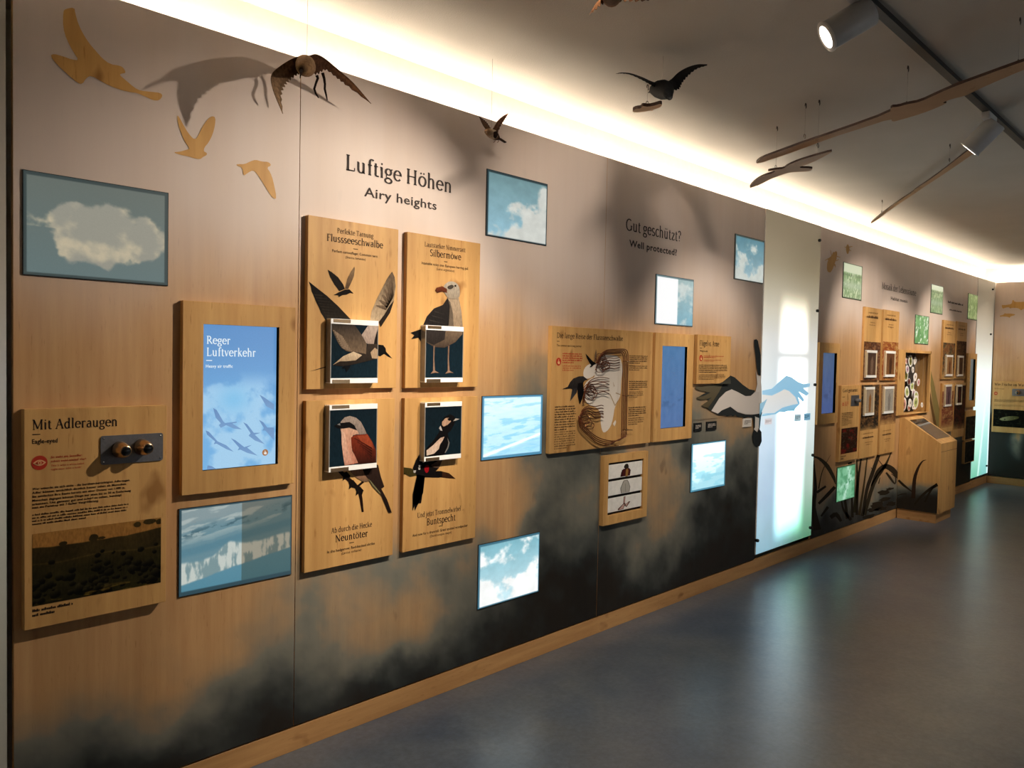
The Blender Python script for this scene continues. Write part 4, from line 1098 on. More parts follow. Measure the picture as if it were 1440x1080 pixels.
for pts in ([(222,610),(240,620),(275,680),(285,690),(320,690),(372,722),(330,718),(290,700),(262,714),(252,700),(262,690),(235,660)], [(275,690),(345,682),(345,687),(290,698)],
            [(183,728),(200,735),(245,785),(290,805),(330,840),(290,825),(240,797),(225,800),(232,785),(190,750)], [(315,768),(340,780),(385,815),(425,803),(400,818),(455,860),(400,845),(365,828),(350,832),(358,818)],
            [(380,685),(400,695),(435,740),(470,740),(440,750),(493,800),(440,780),(408,755),(418,742)], [(462,672),(485,685),(505,712),(541,712),(541,780),(515,750),(495,728),(480,728),(488,715)], [(465,540),(490,555),(541,590),(541,622),(500,600)], [(193,910),(215,915),(245,934),(188,936)]):
    shape(mb, f2, crop(240, 410, .26836, pts), (104, 142, 190), 2, (122, 160, 204))
mb.build('crane_picture', M['screenprint'], r)
mb = MB(); a, b = f2.px(372.6, 636.2); R = .0125
mb.poly([f2.at(a+R*math.cos(t), b+R*math.sin(t), 3) for t in np.linspace(0, 2*math.pi, 22)[:-1]], lin((168, 116, 74)))
mb.poly([f2.at(a+x*R, b+z*R, 4) for x, z in ((-.15, .6), (.05, .6), (.05, .15), (.45, .05), (.5, -.55), (-.2, -.6), (-.5, -.1), (-.4, .05), (-.15, -.1))], lin((236, 232, 228)))
mb.build('touch_symbol', M['screenprint'], r)
def blue_haze(seed, top, bot, dark):
    def f(u, v):
        c = mix3(top, bot, v); n = fbm(u*4, v*14, 5, seed)
        d = sstep(.5, .62, n)*np.exp(-((v-.68)/.08)**2)*.6
        return c*(1-d[..., None])+np.asarray(dark, float)*d[..., None]+(fbm(u*9, v*9, 4, seed+3)-.5)[..., None]*14
    return f
screen_panel('oak framed plain blue display between the tern journey board and the stork', [(922.4, 468), (976.3, 470.6), (972.5, 616.2), (917.9, 622)], [(932.1, 486.2), (966.8, 487.9), (963.7, 600.3), (928.7, 602.6)], .024, blue_haze(311, (78, 120, 164), (84, 114, 162), (62, 90, 130)), 40, 80, .0)
screen_panel('oak framed dark blue display right of the wide frosted panel', [(1152.4, 482.2), (1182.2, 482.4), (1177.2, 594.3), (1150, 597.4)], [(1157.8, 496.4), (1177.2, 496.4), (1174.6, 580.9), (1155.4, 582)], .028, blue_haze(321, (74, 96, 128), (72, 90, 140), (52, 66, 104)), 30, 60, .0)
screen_panel('grey framed tall display beside the narrow corner light panel', [(1360.3, 497), (1374, 497.3), (1371.7, 572), (1358.8, 573)], [(1364.5, 505), (1371.4, 505), (1370.4, 562.5), (1363.5, 563.5)], .03, blue_haze(331, (104, 108, 104), (84, 92, 92), (40, 48, 50)), 20, 40, .0)

# ------------------------------------------------------------------ four bird flap panels
TEAL = (13, 29, 38)
def flap_block(parent, pfc, TL, BR, t_panel, prot=.034, band=.021, side=.004, clip=True, lower_reflection=True, side_mat='acrylicside'):
    """clear acrylic picture block standing out from the board"""
    f = Face('y', -(t_panel+prot), .0006)
    a0, b1 = f.px(*TL); a1, b0 = f.px(*BR)
    y0, y1 = -(t_panel+prot), -t_panel+.0002
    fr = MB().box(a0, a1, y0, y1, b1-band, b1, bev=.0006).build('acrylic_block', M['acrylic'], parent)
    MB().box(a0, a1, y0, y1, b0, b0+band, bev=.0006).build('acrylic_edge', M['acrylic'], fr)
    for q0, q1 in ((a0-.0005, a0+side), (a1-side, a1+.0005)):
        MB().box(q0, q1, y0+.0004, y1, b0+band*.2, b1-band*.2, bev=.0005).build('acrylic_side', M[side_mat], fr)
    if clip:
        mb = MB(); w = (a1-a0)  # brown strips stand for a reflection in the bright bands
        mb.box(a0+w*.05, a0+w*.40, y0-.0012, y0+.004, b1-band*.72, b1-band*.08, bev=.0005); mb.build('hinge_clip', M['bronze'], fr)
        if lower_reflection: MB().box(a0+w*.04, a0+w*.40, y0-.0012, y0+.004, b0+band*.05, b0+band*.72, bev=.0005).build('hinge_clip', M['bronze'], fr)
    pr = (a0+side, a1-side, b0+band, b1-band)
    mb = MB(); mb.box(pr[0], pr[1], y0+.0012, y0+.004, pr[2], pr[3]); mb.build('picture_card', M['black'], fr)
    return Face('y', y0+.0010, .00035), pr, fr
def bg_card(mb, f, pr, rgb=TEAL, rgb2=(16, 36, 47)):
    mb.add([f.at(pr[0], pr[2]), f.at(pr[1], pr[2]), f.at(pr[1], pr[3]), f.at(pr[0], pr[3])], [(0, 1, 2, 3)], [lin(rgb2), lin(rgb2), lin(rgb), lin(rgb)])
def clip_rect(pts, pr, f):
    """clip outline (pixels) to the card rectangle"""
    q = [f.px(*p) for p in pts]
    for ax, lim, sgn in ((0, pr[0], 1), (0, pr[1], -1), (1, pr[2], 1), (1, pr[3], -1)):
        out = []
        for i in range(len(q)):
            a, b = q[i-1], q[i]; ia = sgn*(a[ax]-lim) >= 0; ib = sgn*(b[ax]-lim) >= 0
            if ia != ib:
                t = (lim-a[ax])/(b[ax]-a[ax]); out.append((a[0]+(b[0]-a[0])*t, a[1]+(b[1]-a[1])*t))
            if ib: out.append(b)
        q = out
        if not q: break
    return q
def cshape(mb, f, pr, pts, rgb, k, grad=None):
    q = clip_rect(pts, pr, f)
    if len(q) < 3: return
    c = lin(rgb)
    if grad is not None:
        g = lin(grad); z = [b for a, b in q]; z0, z1 = min(z), max(z)
        c = [tuple(c[i]*(1-(z1-b)/(z1-z0+1e-9))+g[i]*((z1-b)/(z1-z0+1e-9)) for i in range(3)) for a, b in q]
    mb.poly([f.at(a, b, k) for a, b in q], c)
TP = .024
GP = 'oak bird panels with acrylic picture flaps'
# common tern
r, fc, rc, _ = panel('bird_board', 'oak bird board titled Flussseeschwalbe with a tern in flight', 'bird board', [(433, 302.5), (560.8, 322.5), (556.8, 545.8), (431.3, 547.5)], TP, GP)
lettering('title', r, [lambda mb: px_text(mb, fc, 'Perfekte Tarnung', (474.2, 327.8), (525, 334.8), 6.8, lin((78, 60, 44))), lambda mb: px_text(mb, fc, 'Flussseeschwalbe', (459.5, 338.8), (538.3, 348.7), 9.3), lambda mb: px_rule(mb, fc, (496.6, 350.4), (503.3, 351.2), .9)])
lettering('subtitle', r, [lambda mb: px_text(mb, fc, 'Perfect camouflage: Common tern', (467, 354), (530.8, 362.4), 3.6, font='sans', bold=.01), lambda mb: px_text(mb, fc, '(Sterna hirundo)', (485.8, 363), (513.9, 366.5), 3.4, font='sans')])
def C5(p): return crop(410, 290, .25, p)
mb = MB()
shape(mb, fc, C5([(203,357),(225,370),(262,400),(290,440),(300,466),(268,478),(240,440),(215,395)]), (34, 28, 24), 1)
shape(mb, fc, C5([(300,465),(312,410),(335,365),(352,340),(356,350),(350,395),(335,430),(318,466)]), (150, 122, 92), 1, (92, 70, 52))
shape(mb, fc, C5([(235,500),(262,485),(300,468),(325,468),(348,492),(330,487),(310,497),(285,500),(265,512),(262,502)]), (26, 22, 20), 2)
mb.build('tern_picture', M['print'], r); mb = MB()
shape(mb, fc, C5([(95,422),(130,450),(200,505),(260,560),(332,636),(205,640),(190,640),(175,615),(165,600),(155,575),(140,545),(130,520),(120,495),(112,480),(108,455)]), (20, 18, 17), 1, (44, 38, 32))
shape(mb, fc, C5([(565,368),(580,400),(585,450),(575,530),(552,600),(500,680),(488,650),(440,648),(450,590),(480,520),(505,470),(520,440),(535,410),(548,390)]), (88, 72, 58), 1, (196, 172, 140))
for i in range(7):
    t = i/6
    shape(mb, fc, C5([(470+85*t**.8, 560-180*t), (478+90*t**.8, 556-180*t), (545+30*t, 560-60*t), (530+36*t, 585-62*t)]), (120, 100, 80), 2, (70, 56, 44))
for i in range(9):
    t = .2+i/10.5; a, b = 118+86*t, 462+172*t
    shape(mb, fc, C5([(a-14+10*t, b-2), (a-8+10*t, b+10), (a+22+105*t, b+4+20*t), (a+22+108*t, b+20*t)]), (58, 50, 42), 2, (30, 26, 23))
shape(mb, fc, C5([(575,530),(552,600),(500,680),(490,650),(520,610),(550,560)]), (40, 32, 26), 3)
shape(mb, fc, crop(420, 440, .11111, [(995,400),(1070,408),(1100,450),(1105,490),(1185,578),(1130,555),(1080,520),(1030,550),(995,540)]), (14, 13, 13), 1)
shape(mb, fc, crop(420, 440, .11111, [(130,742),(250,705),(372,668),(372,682),(250,716)]), (62, 48, 36), 1)
mb.build('tern_picture', M['print'], r)
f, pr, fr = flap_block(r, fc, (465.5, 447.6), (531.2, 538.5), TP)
mb = MB(); bg_card(mb, f, pr)
def C2(p): return crop(420, 440, .11111, p)
cshape(mb, f, pr, C2([(760,330),(870,170),(1000,120),(1000,330),(945,420),(860,385)]), (186, 168, 154), 2, (150, 130, 118))
cshape(mb, f, pr, C2([(1000,200),(1000,440),(945,415),(965,320)]), (30, 26, 24), 3)
cshape(mb, f, pr, C2([(380,110),(690,130),(790,270),(860,395),(850,545),(760,520),(600,480),(545,445),(500,385),(440,260)]), (52, 46, 42), 3, (120, 100, 80))
for i in range(9): cshape(mb, f, pr, C2([(430+14*i, 225+27*i), (440+14*i, 215+27*i), (560+14*i, 300+22*i), (556+14*i, 310+22*i)]), (140, 120, 100), 4)
cshape(mb, f, pr, C2([(425,662),(560,545),(690,488),(850,520),(870,390),(1003,395),(1003,575),(900,602),(700,650),(560,675)]), (58, 48, 40), 5, (38, 32, 28))
cshape(mb, f, pr, C2([(425,662),(560,548),(690,490),(800,535),(720,600),(600,612),(520,612)]), (206, 184, 154), 6, (156, 134, 108))
cshape(mb, f, pr, C2([(905,500),(960,440),(1003,470),(1003,580),(925,575)]), (172, 146, 118), 6)
cshape(mb, f, pr, C2([(540,700),(575,668),(655,660),(640,700),(600,752),(588,700)]), (12, 16, 20), 6)
mb.build('picture_print', M['print'], fr)
# herring gull
r, fc, rc, _ = panel('bird_board', 'oak bird board titled Silbermöwe with a standing gull', 'bird board', [(572, 325.8), (675.8, 342.5), (671.8, 544.5), (570.5, 545.5)], TP, GP)
lettering('title', r, [lambda mb: px_text(mb, fc, 'Lautstarker Nimmersatt', (597, 347), (654.4, 354), 6.2, lin((78, 60, 44))), lambda mb: px_text(mb, fc, 'Silbermöwe', (604.5, 360), (648, 365.6), 9), lambda mb: px_rule(mb, fc, (624.3, 368.3), (629, 368.9), .9)])
lettering('subtitle', r, [lambda mb: px_text(mb, fc, 'Insatiable noisy one: European herring gull', (592.7, 371.4), (658, 379.4), 3.6, font='sans', bold=.01), lambda mb: px_text(mb, fc, '(Larus argentatus)', (613.7, 379.6), (638.7, 382.6), 3.4, font='sans')])
mb = MB()
shape(mb, fc, C5([(875,512),(940,515),(955,590),(964,690),(740,690),(735,690),(700,700),(668,712),(690,725),(672,748),(712,740),(738,780),(738,672),(760,620),(800,575),(850,555),(872,530)]), (170, 150, 126), 1, (120, 100, 80))
shape(mb, fc, C5([(876,515),(888,560),(880,690),(738,690),(738,672),(760,620),(800,575),(850,555)]), (42, 38, 36), 2, (26, 24, 24))
shape(mb, fc, C5([(738,672),(735,690),(700,700),(668,712),(690,725),(672,748),(712,740),(738,780),(745,700)]), (18, 16, 15), 2)
shape(mb, fc, C5([(862,438),(885,422),(915,425),(938,445),(946,480),(942,520),(885,522),(872,508),(860,490),(852,470),(855,450)]), (178, 168, 152), 3, (150, 136, 118), 1)
shape(mb, fc, C5([(872,452),(900,440),(912,450),(900,466),(880,468)]), (70, 62, 54), 4, None, 1)
shape(mb, fc, C5([(806,474),(814,458),(845,450),(872,466),(872,488),(845,480),(818,488)]), (112, 56, 32), 4, (70, 34, 22))
for i in range(4):
    shape(mb, fc, C5([(752+16*i, 660-24*i), (760+16*i, 668-24*i), (860, 690-26*i), (862, 686-26*i)]), (62, 56, 52), 3, (34, 31, 30))
shape(mb, fc, C5([(912,445),(920,442),(924,450),(916,455)]), (18, 15, 13), 5)
shape(mb, fc, C5([(876,520),(890,540),(905,600),(910,690),(880,690),(888,560)]), (96, 84, 72), 4)
mb.build('gull_picture', M['print'], r)
f, pr, fr = flap_block(r, fc, (598.8, 457), (650.8, 537.3), TP, lower_reflection=True)
mb = MB(); bg_card(mb, f, pr)
cshape(mb, f, pr, C5([(750,670),(965,670),(960,720),(920,765),(860,796),(800,792),(750,760)]), (110, 92, 74), 2, (64, 52, 44))
cshape(mb, f, pr, C5([(750,670),(870,670),(860,750),(800,780),(750,760)]), (50, 44, 42), 3, (38, 33, 30))
for x in (797, 879):
    cshape(mb, f, pr, C5([(x,785),(x+8,785),(x+5,860),(x+9,925),(x+32,938),(x+8,936),(x-16,942),(x-2,925)]), (118, 92, 76), 4, (150, 120, 100))
mb.build('picture_print', M['print'], fr)
# red-backed shrike
r, fc, rc, _ = panel('bird_board', 'oak bird board titled Neuntöter with a pink and rust coloured shrike on a twig', 'bird board', [(430.7, 564.1), (555.7, 559.5), (552.1, 781.1), (427.6, 805.3)], TP, GP)
lettering('title', r, [lambda mb: px_text(mb, fc, 'Ab durch die Hecke', (465.7, 749.8), (522.8, 740.4), 7, lin((78, 60, 44))), lambda mb: px_text(mb, fc, 'Neuntöter', (471.5, 762), (517.1, 754.2), 9), lambda mb: px_rule(mb, fc, (491, 764), (497.6, 763), .9)])
lettering('subtitle', r, [lambda mb: px_text(mb, fc, 'In the hedgerow: Red-backed shrike', (459.8, 777.4), (526.7, 766.4), 3.7, font='sans', bold=.01), lambda mb: px_text(mb, fc, '(Lanius collurio)', (480, 779.6), (508, 774.8), 3.4, font='sans')])
def C3(p): return crop(440, 560, .14815, p)
mb = MB()
stroke(mb, fc, C3([(235,670),(310,745),(400,830),(445,900),(472,1080)]), [5, 6, 6, 5, 3], (34, 18, 12), 1)
stroke(mb, fc, C3([(420,840),(480,790)]), [3, 3], (30, 18, 14), 1)
for cx, cy in ((310, 740), (435, 880), (370, 820)): shape(mb, fc, C3([(cx-38,cy-30),(cx+10,cy-45),(cx+45,cy-5),(cx+30,cy+35),(cx-5,cy+25),(cx-30,cy+45),(cx-25,cy+5)]), (20, 14, 12), 2)
shape(mb, fc, C3([(320,630),(460,630),(500,700),(540,785),(480,795),(420,760),(360,705)]), (198, 138, 110), 3, (110, 88, 66))
shape(mb, fc, C3([(455,630),(615,630),(640,740),(674,838),(655,852),(640,850),(700,960),(745,1085),(715,1085),(650,930),(600,850),(540,790),(485,720)]), (50, 34, 28), 4, (24, 16, 14))
shape(mb, fc, C3([(520,760),(545,785),(640,900),(630,905),(560,830)]), (120, 112, 80), 5)
mb.build('shrike_picture', M['print'], r)
f, pr, fr = flap_block(r, fc, (463.4, 569.9), (529.8, 657.5), TP, lower_reflection=True)
mb = MB(); bg_card(mb, f, pr)
cshape(mb, f, pr, C3([(262,225),(300,182),(350,168),(410,185),(455,225),(490,290),(510,340),(430,345),(350,340),(275,370),(262,300)]), (158, 142, 130), 2, (134, 118, 110))
cshape(mb, f, pr, C3([(262,292),(340,280),(420,308),(435,335),(380,352),(362,390),(372,500),(440,612),(300,640),(285,540),(272,430),(280,362)]), (208, 164, 138), 3, (196, 128, 106))
cshape(mb, f, pr, C3([(360,372),(400,350),(515,340),(560,410),(600,500),(600,640),(440,640),(390,530),(366,470)]), (128, 48, 28), 4, (46, 20, 14))
cshape(mb, f, pr, C3([(420,360),(515,345),(560,420),(575,480),(480,440)]), (150, 66, 40), 5)
for i in range(6): cshape(mb, f, pr, C3([(385+26*i, 380+34*i), (398+26*i, 376+34*i), (560, 470+26*i), (556, 480+26*i)]), (92, 34, 22), 6, (40, 18, 12))
cshape(mb, f, pr, C3([(268,300),(300,330),(330,480),(380,612),(300,640),(284,540),(272,430)]), (222, 182, 158), 4, (206, 150, 128))
cshape(mb, f, pr, C3([(200,260),(250,235),(270,234),(345,225),(390,255),(416,302),(345,278),(290,287),(240,286)]), (16, 15, 16), 5)
cshape(mb, f, pr, C3([(225,250),(255,236),(258,258)]), (120, 120, 120), 6)
mb.build('picture_print', M['print'], fr)
# great spotted woodpecker
r, fc, rc, _ = panel('bird_board', 'oak bird board titled Buntspecht with a black and white woodpecker', 'bird board', [(569, 560.2), (672, 556.9), (668, 756.5), (566, 776.7)], TP, GP)
lettering('title', r, [lambda mb: px_text(mb, fc, 'Und jetzt Trommelwirbel …', (586.8, 728.2), (652.4, 717.2), 6.6, lin((78, 60, 44))), lambda mb: px_text(mb, fc, 'Buntspecht', (599.8, 738.6), (640.2, 731.6), 9), lambda mb: px_rule(mb, fc, (617, 740.4), (622.6, 739.6), .9)])
lettering('subtitle', r, [lambda mb: px_text(mb, fc, 'And now for a drumroll: Great spotted woodpecker', (579.8, 755.4), (657.6, 739.8), 3.7, font='sans', bold=.01), lambda mb: px_text(mb, fc, '(Dendrocopos major)', (604.4, 755.8), (635, 749.8), 3.4, font='sans')])
def C4(p): return crop(560, 540, .14815, p)
mb = MB()
shape(mb, fc, C4([(52,790),(120,800),(180,835),(300,840),(400,825),(480,845),(545,900),(480,895),(390,885),(250,885),(150,870),(52,858)]), (70, 40, 22), 1, (46, 26, 14))
shape(mb, fc, C4([(52,790),(120,802),(200,845),(180,868),(110,880),(52,850)]), (60, 52, 22), 2)
shape(mb, fc, C4([(400,825),(415,832),(415,880),(390,888),(250,885),(250,830)]), (16, 12, 11), 2)
shape(mb, fc, C4([(215,640),(215,715),(420,708),(400,760),(380,800),(330,850),(250,870),(235,960),(220,1090),(215,1130),(190,1130),(170,1150),(135,1140),(150,1000),(170,930),(175,870),(135,800),(165,720)]), (16, 13, 13), 3)
shape(mb, fc, crop(410, 540, .25926, [(680,490),(722,500),(712,590),(690,640),(668,686),(665,660),(655,688),(655,600),(668,540)]), (14, 12, 12), 3)
shape(mb, fc, C4([(245,790),(265,765),(290,775),(285,830),(262,848),(245,820)]), (150, 14, 26), 4, None, 1)
shape(mb, fc, C4([(305,770),(400,710),(422,708),(380,800),(330,790)]), (112, 86, 70), 4, (70, 52, 42))
for a, b in ((200, 780), (150, 830), (235, 735), (270, 725), (195, 800)): shape(mb, fc, C4([(a-12,b-10),(a+14,b-12),(a+8,b+12),(a-8,b+14)]), (190, 184, 176), 5)
mb.build('woodpecker_picture', M['print'], r)
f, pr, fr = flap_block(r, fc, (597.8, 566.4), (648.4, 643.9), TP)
mb = MB(); bg_card(mb, f, pr, (12, 26, 34), (15, 33, 42))
cshape(mb, f, pr, C4([(240,640),(330,540),(385,460),(402,420),(410,360),(440,310),(490,285),(530,305),(545,335),(530,385),(500,440),(468,470),(488,540),(474,600),(440,670),(240,700)]), (14, 12, 13), 2)
cshape(mb, f, pr, C4([(415,360),(445,325),(480,320),(500,355),(470,385),(430,405),(415,390)]), (186, 150, 124), 3)
cshape(mb, f, pr, C4([(462,330),(485,322),(500,338),(485,352)]), (12, 10, 10), 4)
cshape(mb, f, pr, C4([(520,352),(545,325),(580,332),(550,346)]), (176, 168, 160), 3)
cshape(mb, f, pr, C4([(268,630),(330,580),(400,510),(437,500),(425,530),(395,575),(385,615),(340,660),(268,680)]), (198, 166, 146), 3, (212, 190, 172))
cshape(mb, f, pr, C4([(465,508),(487,560),(472,612),(446,655),(440,650),(465,600),(475,560)]), (120, 116, 112), 3)
cshape(mb, f, pr, C4([(385,420),(400,395),(420,445),(400,440)]), (178, 170, 164), 3)
mb.build('picture_print', M['print'], fr)

# ------------------------------------------------------------------ tern journey board with wire maze
T7 = .028
r, fc, rc, _ = panel('wire_maze_board', 'wide oak board with a copper wire maze standing over a white map', 'game board', [(776.3, 458.3), (919.5, 467), (913.2, 623.3), (772.6, 637.6)], T7)
def C7(p): return crop(760, 440, .2037, p)
def C8(p): return crop(790, 470, .15741, p)
lettering('title', r, [lambda mb: px_text(mb, fc, 'Die lange Reise der Flussseeschwalbe', (783, 475), (875.7, 479.2), 6.8), lambda mb: px_rule(mb, fc, (783, 480.2), (786.8, 480.4), .8), lambda mb: px_text(mb, fc, "The common tern's long journey", (782.8, 487), (817.4, 488.2), 3, font='sans', bold=.01)])
def hand_icon(mb, fc, c, rpx, asp=1.0):
    a, b = fc.px(*c); R = abs(fc.px(c[0], c[1]-rpx)[1]-b)
    mb.poly([fc.at(a+R*math.cos(t), b+R*math.sin(t)) for t in np.linspace(0, 2*math.pi, 25)[:-1]], RED)
    mb.poly([fc.at(a+x*R, b+z*R, 2) for x, z in ((-.12, .62), (.08, .62), (.08, .1), (.42, 0), (.45, -.6), (-.2, -.62), (-.45, -.1), (-.35, .05), (-.12, -.1))], lin((220, 176, 124)))
lettering('hand_symbol', r, [lambda mb: hand_icon(mb, fc, (785.4, 508.6), 5.6)])
lettering('red_text', r, [lambda mb: px_fine(mb, fc, (791, 495.5), (819.5, 511.5), 5, RED, .7), lambda mb: px_fine(mb, fc, (791, 513), (818, 522), 3, RED, .5)])
lettering('body_text', r, [lambda mb: px_fine(mb, fc, (780.2, 570.5), (809.5, 604), 10, INK, .62), lambda mb: px_fine(mb, fc, (779.6, 606.5), (809.5, 629.5), 8, INK, .45),
  lambda mb: px_fine(mb, fc, (884.8, 499), (911.2, 512), 5, INK, .62), lambda mb: px_fine(mb, fc, (884.8, 513.2), (911, 521.5), 3, INK, .45), lambda mb: px_fine(mb, fc, (884.4, 535), (910.6, 548), 5, INK, .62), lambda mb: px_fine(mb, fc, (884.2, 550.2), (905, 559), 4, INK, .45), lambda mb: px_fine(mb, fc, (883.6, 572), (908.8, 584.4), 5, INK, .62), lambda mb: px_fine(mb, fc, (883.4, 587), (906, 596.5), 4, INK, .45)])
mb = MB(); W_ = (226, 216, 204)
shape(mb, fc, C8([(310,200),(420,180),(520,200),(545,300),(530,420),(525,540),(500,600),(470,660),(462,720),(448,790),(420,850),(375,885),(355,850),(345,780),(350,720),(320,660),(260,640),(210,600),(190,520),(205,440),(250,400),(300,380)]), W_, 1, None, 1)
shape(mb, fc, C8([(190,330),(215,285),(260,260),(300,250),(310,330),(290,370),(240,400),(195,390)]), W_, 1, None, 1)
shape(mb, fc, C8([(455,800),(478,765),(485,785),(470,825)]), W_, 1)
for e in ([(425,535),(430,530),(475,630),(470,638)], [(480,520),(520,535),(520,542),(480,528)], [(470,636),(500,590),(504,594),(474,642)], [(455,420),(470,465),(464,468)]): shape(mb, fc, C8(e), (178, 152, 118), 2)
mb.build('map_print', M['ink'], r)
mb = MB()
shape(mb, fc, C8([(208,172),(232,195),(262,230),(285,250),(262,280),(240,250),(222,215)]), (22, 20, 20), 3)
shape(mb, fc, C8([(285,250),(290,190),(303,130),(309,170),(300,215),(294,252)]), (130, 108, 84), 3)
shape(mb, fc, C8([(245,295),(262,272),(285,248),(304,262),(280,275),(262,292)]), (18, 16, 16), 4)
mb.build('tern_picture', M['print'], r); mb = MB()
shape(mb, fc, C8([(0,490),(50,470),(70,430),(100,395),(150,376),(190,375),(228,405),(205,412),(190,430),(180,480),(120,500),(75,485),(40,488)]), (56, 52, 50), 3, (34, 30, 30))
shape(mb, fc, C8([(95,470),(135,480),(130,520),(70,600),(80,540)]), (40, 38, 40), 4, (76, 74, 74))
shape(mb, fc, C8([(140,440),(185,430),(192,510),(178,575),(155,630),(140,560),(134,500)]), (20, 18, 19), 5)
mb.build('tern_picture', M['print'], r)
# copper wires standing off the board
def wire(pts, off, rr=.0022, name='copper_wire'):
    Y = -T7-off; f_ = Face('y', Y)
    q = np.array([f_.px(*p) for p in pts]); t = np.linspace(0, len(q)-1, (len(q)-1)*4+1); X = _spl(q, t)
    return [(a, Y, b) for a, b in X]
mz = MB()
for i, (xo, off) in enumerate(((0, .022), (14, .030), (28, .036), (42, .030))):
    mz.tube(wire(C8([(535+xo, 870-i*6), (537+xo, 700), (541+xo, 500), (548+xo, 260), (548+xo, 200-i*9), (530+xo*.8, 165-i*10), (470, 172-i*12), (400, 175-i*10), (350, 205-i*8), (322-i*5, 260)]), off), .0030, 7)
    mz.tube(wire(C8([(535+xo, 870-i*4), (530+xo, 930-i*6), (500, 950-i*2), (420, 950+i*14), (330, 925+i*18), (250, 870+i*16), (190-i*8, 800+i*10), (165-i*5, 730)]), off), .0030, 7)
rn = random.Random(11)
for i in range(6):
    y = 640+i*13 if i > 4 else 635+i*26
    mz.tube(wire(C8([(165-i*2, 720+i*4), (190+i*4, 670+i*9), (240, 640+i*14), (300, y+10), (350, y), (372, y+4)]), .018+.006*(i % 3)), .0024, 6)
for i in range(6):
    y = 385+i*27
    mz.tube(wire(C8([(190+8*(i % 3), 620-i*12), (205, 520-i*6), (240, 430+i*9), (300, y+8), (370, y+14*math.sin(i*2)), (424, y+12)]), .016+.007*(i % 3)), .0024, 6)
for i in range(4):
    cx, cy = 235+12*(i % 3), 480+22*i
    mz.tube(wire(C8([(cx-40, cy), (cx, cy-38), (cx+55, cy-12), (cx+45, cy+34), (cx, cy+40), (cx-42, cy+6)]), .020+.005*(i % 2)), .0023, 6)
for i in range(5):
    cx, cy = 335+14*(i % 4), 205+24*i
    mz.tube(wire(C8([(cx-35, cy+20), (cx-10, cy-32), (cx+50, cy-14), (cx+40, cy+30), (cx-15, cy+36), (cx-30, cy+4)]), .018+.006*(i % 3)), .0023, 6)
for i in range(5):
    y = 205+i*22
    mz.tube(wire(C8([(360, y+30), (420, y+6), (470, y+12), (518, y)]), .020+.004*(i % 2)), .0023, 6)
for i in range(4):
    cx, cy = 190+16*i, 740+24*i
    mz.tube(wire(C8([(cx-34, cy+30), (cx-5, cy-26), (cx+48, cy-10), (cx+34, cy+32), (cx-10, cy+30)]), .020+.005*(i % 2)), .0023, 6)
mz.build('copper_wire_maze', M['copper'], r)
mz = MB()
for px_, py_ in ((545, 242), (600, 242), (540, 548), (592, 546), (545, 850), (585, 852), (385, 985), (470, 992), (205, 735)):
    a, b = fc.px(*C8([(px_, py_)])[0])
    mz.tube([(a, -T7+.0005, b), (a, -T7-.037, b)], .0026, 8)
for y, x0_, x1_ in ((242, 536, 606), (548, 528, 600), (852, 525, 592)):
    A, B = fc.px(*C8([(x0_, y)])[0]), fc.px(*C8([(x1_, y)])[0]); mz.tube([(A[0], -T7-.030, A[1]), (B[0], -T7-.030, B[1])], .0026, 8)
mz.build('wire_post', M['bronze'], r)

# ------------------------------------------------------------------ wings board, three-flap game
r, fc, rc, _ = panel('wings_board', 'small oak text board titled Flügel vs. Arme above the stork wing', 'information board', [(981.5, 471.5), (1027.8, 472.2), (1026.9, 540), (979.3, 539)], .028)
lettering('title', r, [lambda mb: px_text(mb, fc, 'Flügel vs. Arme', (984, 486), (1011, 487), 7), lambda mb: px_rule(mb, fc, (984, 489.7), (987, 489.7), .7), lambda mb: px_text(mb, fc, 'Wing vs. arm', (984, 494.6), (994.8, 494.9), 2.6, font='sans', bold=.01)])
lettering('hand_symbol', r, [lambda mb: hand_icon(mb, fc, (985.7, 503.5), 4.4)])
mb = MB(); shape(mb, fc, crop(900, 440, .18519, [(575,539),(600,536),(625,524),(655,500),(683,478),(687,478),(687,538)]), (38, 42, 44), 3, (70, 70, 62)); mb.build('printed_wing_tip', M['ink'], r)
lettering('red_text', r, [lambda mb: px_fine(mb, fc, (989.5, 499.5), (1018, 504), 2, RED, .6), lambda mb: px_fine(mb, fc, (989.5, 505), (1016, 509), 2, RED, .4)])
lettering('body_text', r, [lambda mb: px_fine(mb, fc, (982.8, 512), (1023, 524.5), 5, INK, .6), lambda mb: px_fine(mb, fc, (982.6, 526), (1020, 534), 4, INK, .42)])
r, fc, rc, hr = panel('flap_game', 'small oak framed game with three white picture flaps of bird parts', 'flap game', [(850.3, 641.4), (911.9, 634.1), (909.4, 726.7), (847.8, 739.4)], .03, None, [(856.4, 651.1), (905.9, 645), (903.7, 716.1), (854.4, 725.5)])
x0, x1, z0, z1 = hr
MB().box(x0, x1, -.008, -.002, z0, z1).build('backing', M['gap'], r)
def C10(p): return crop(830, 630, .11111, p)
fl = Face('y', -.020, .0006)
H_ = (z1-z0)
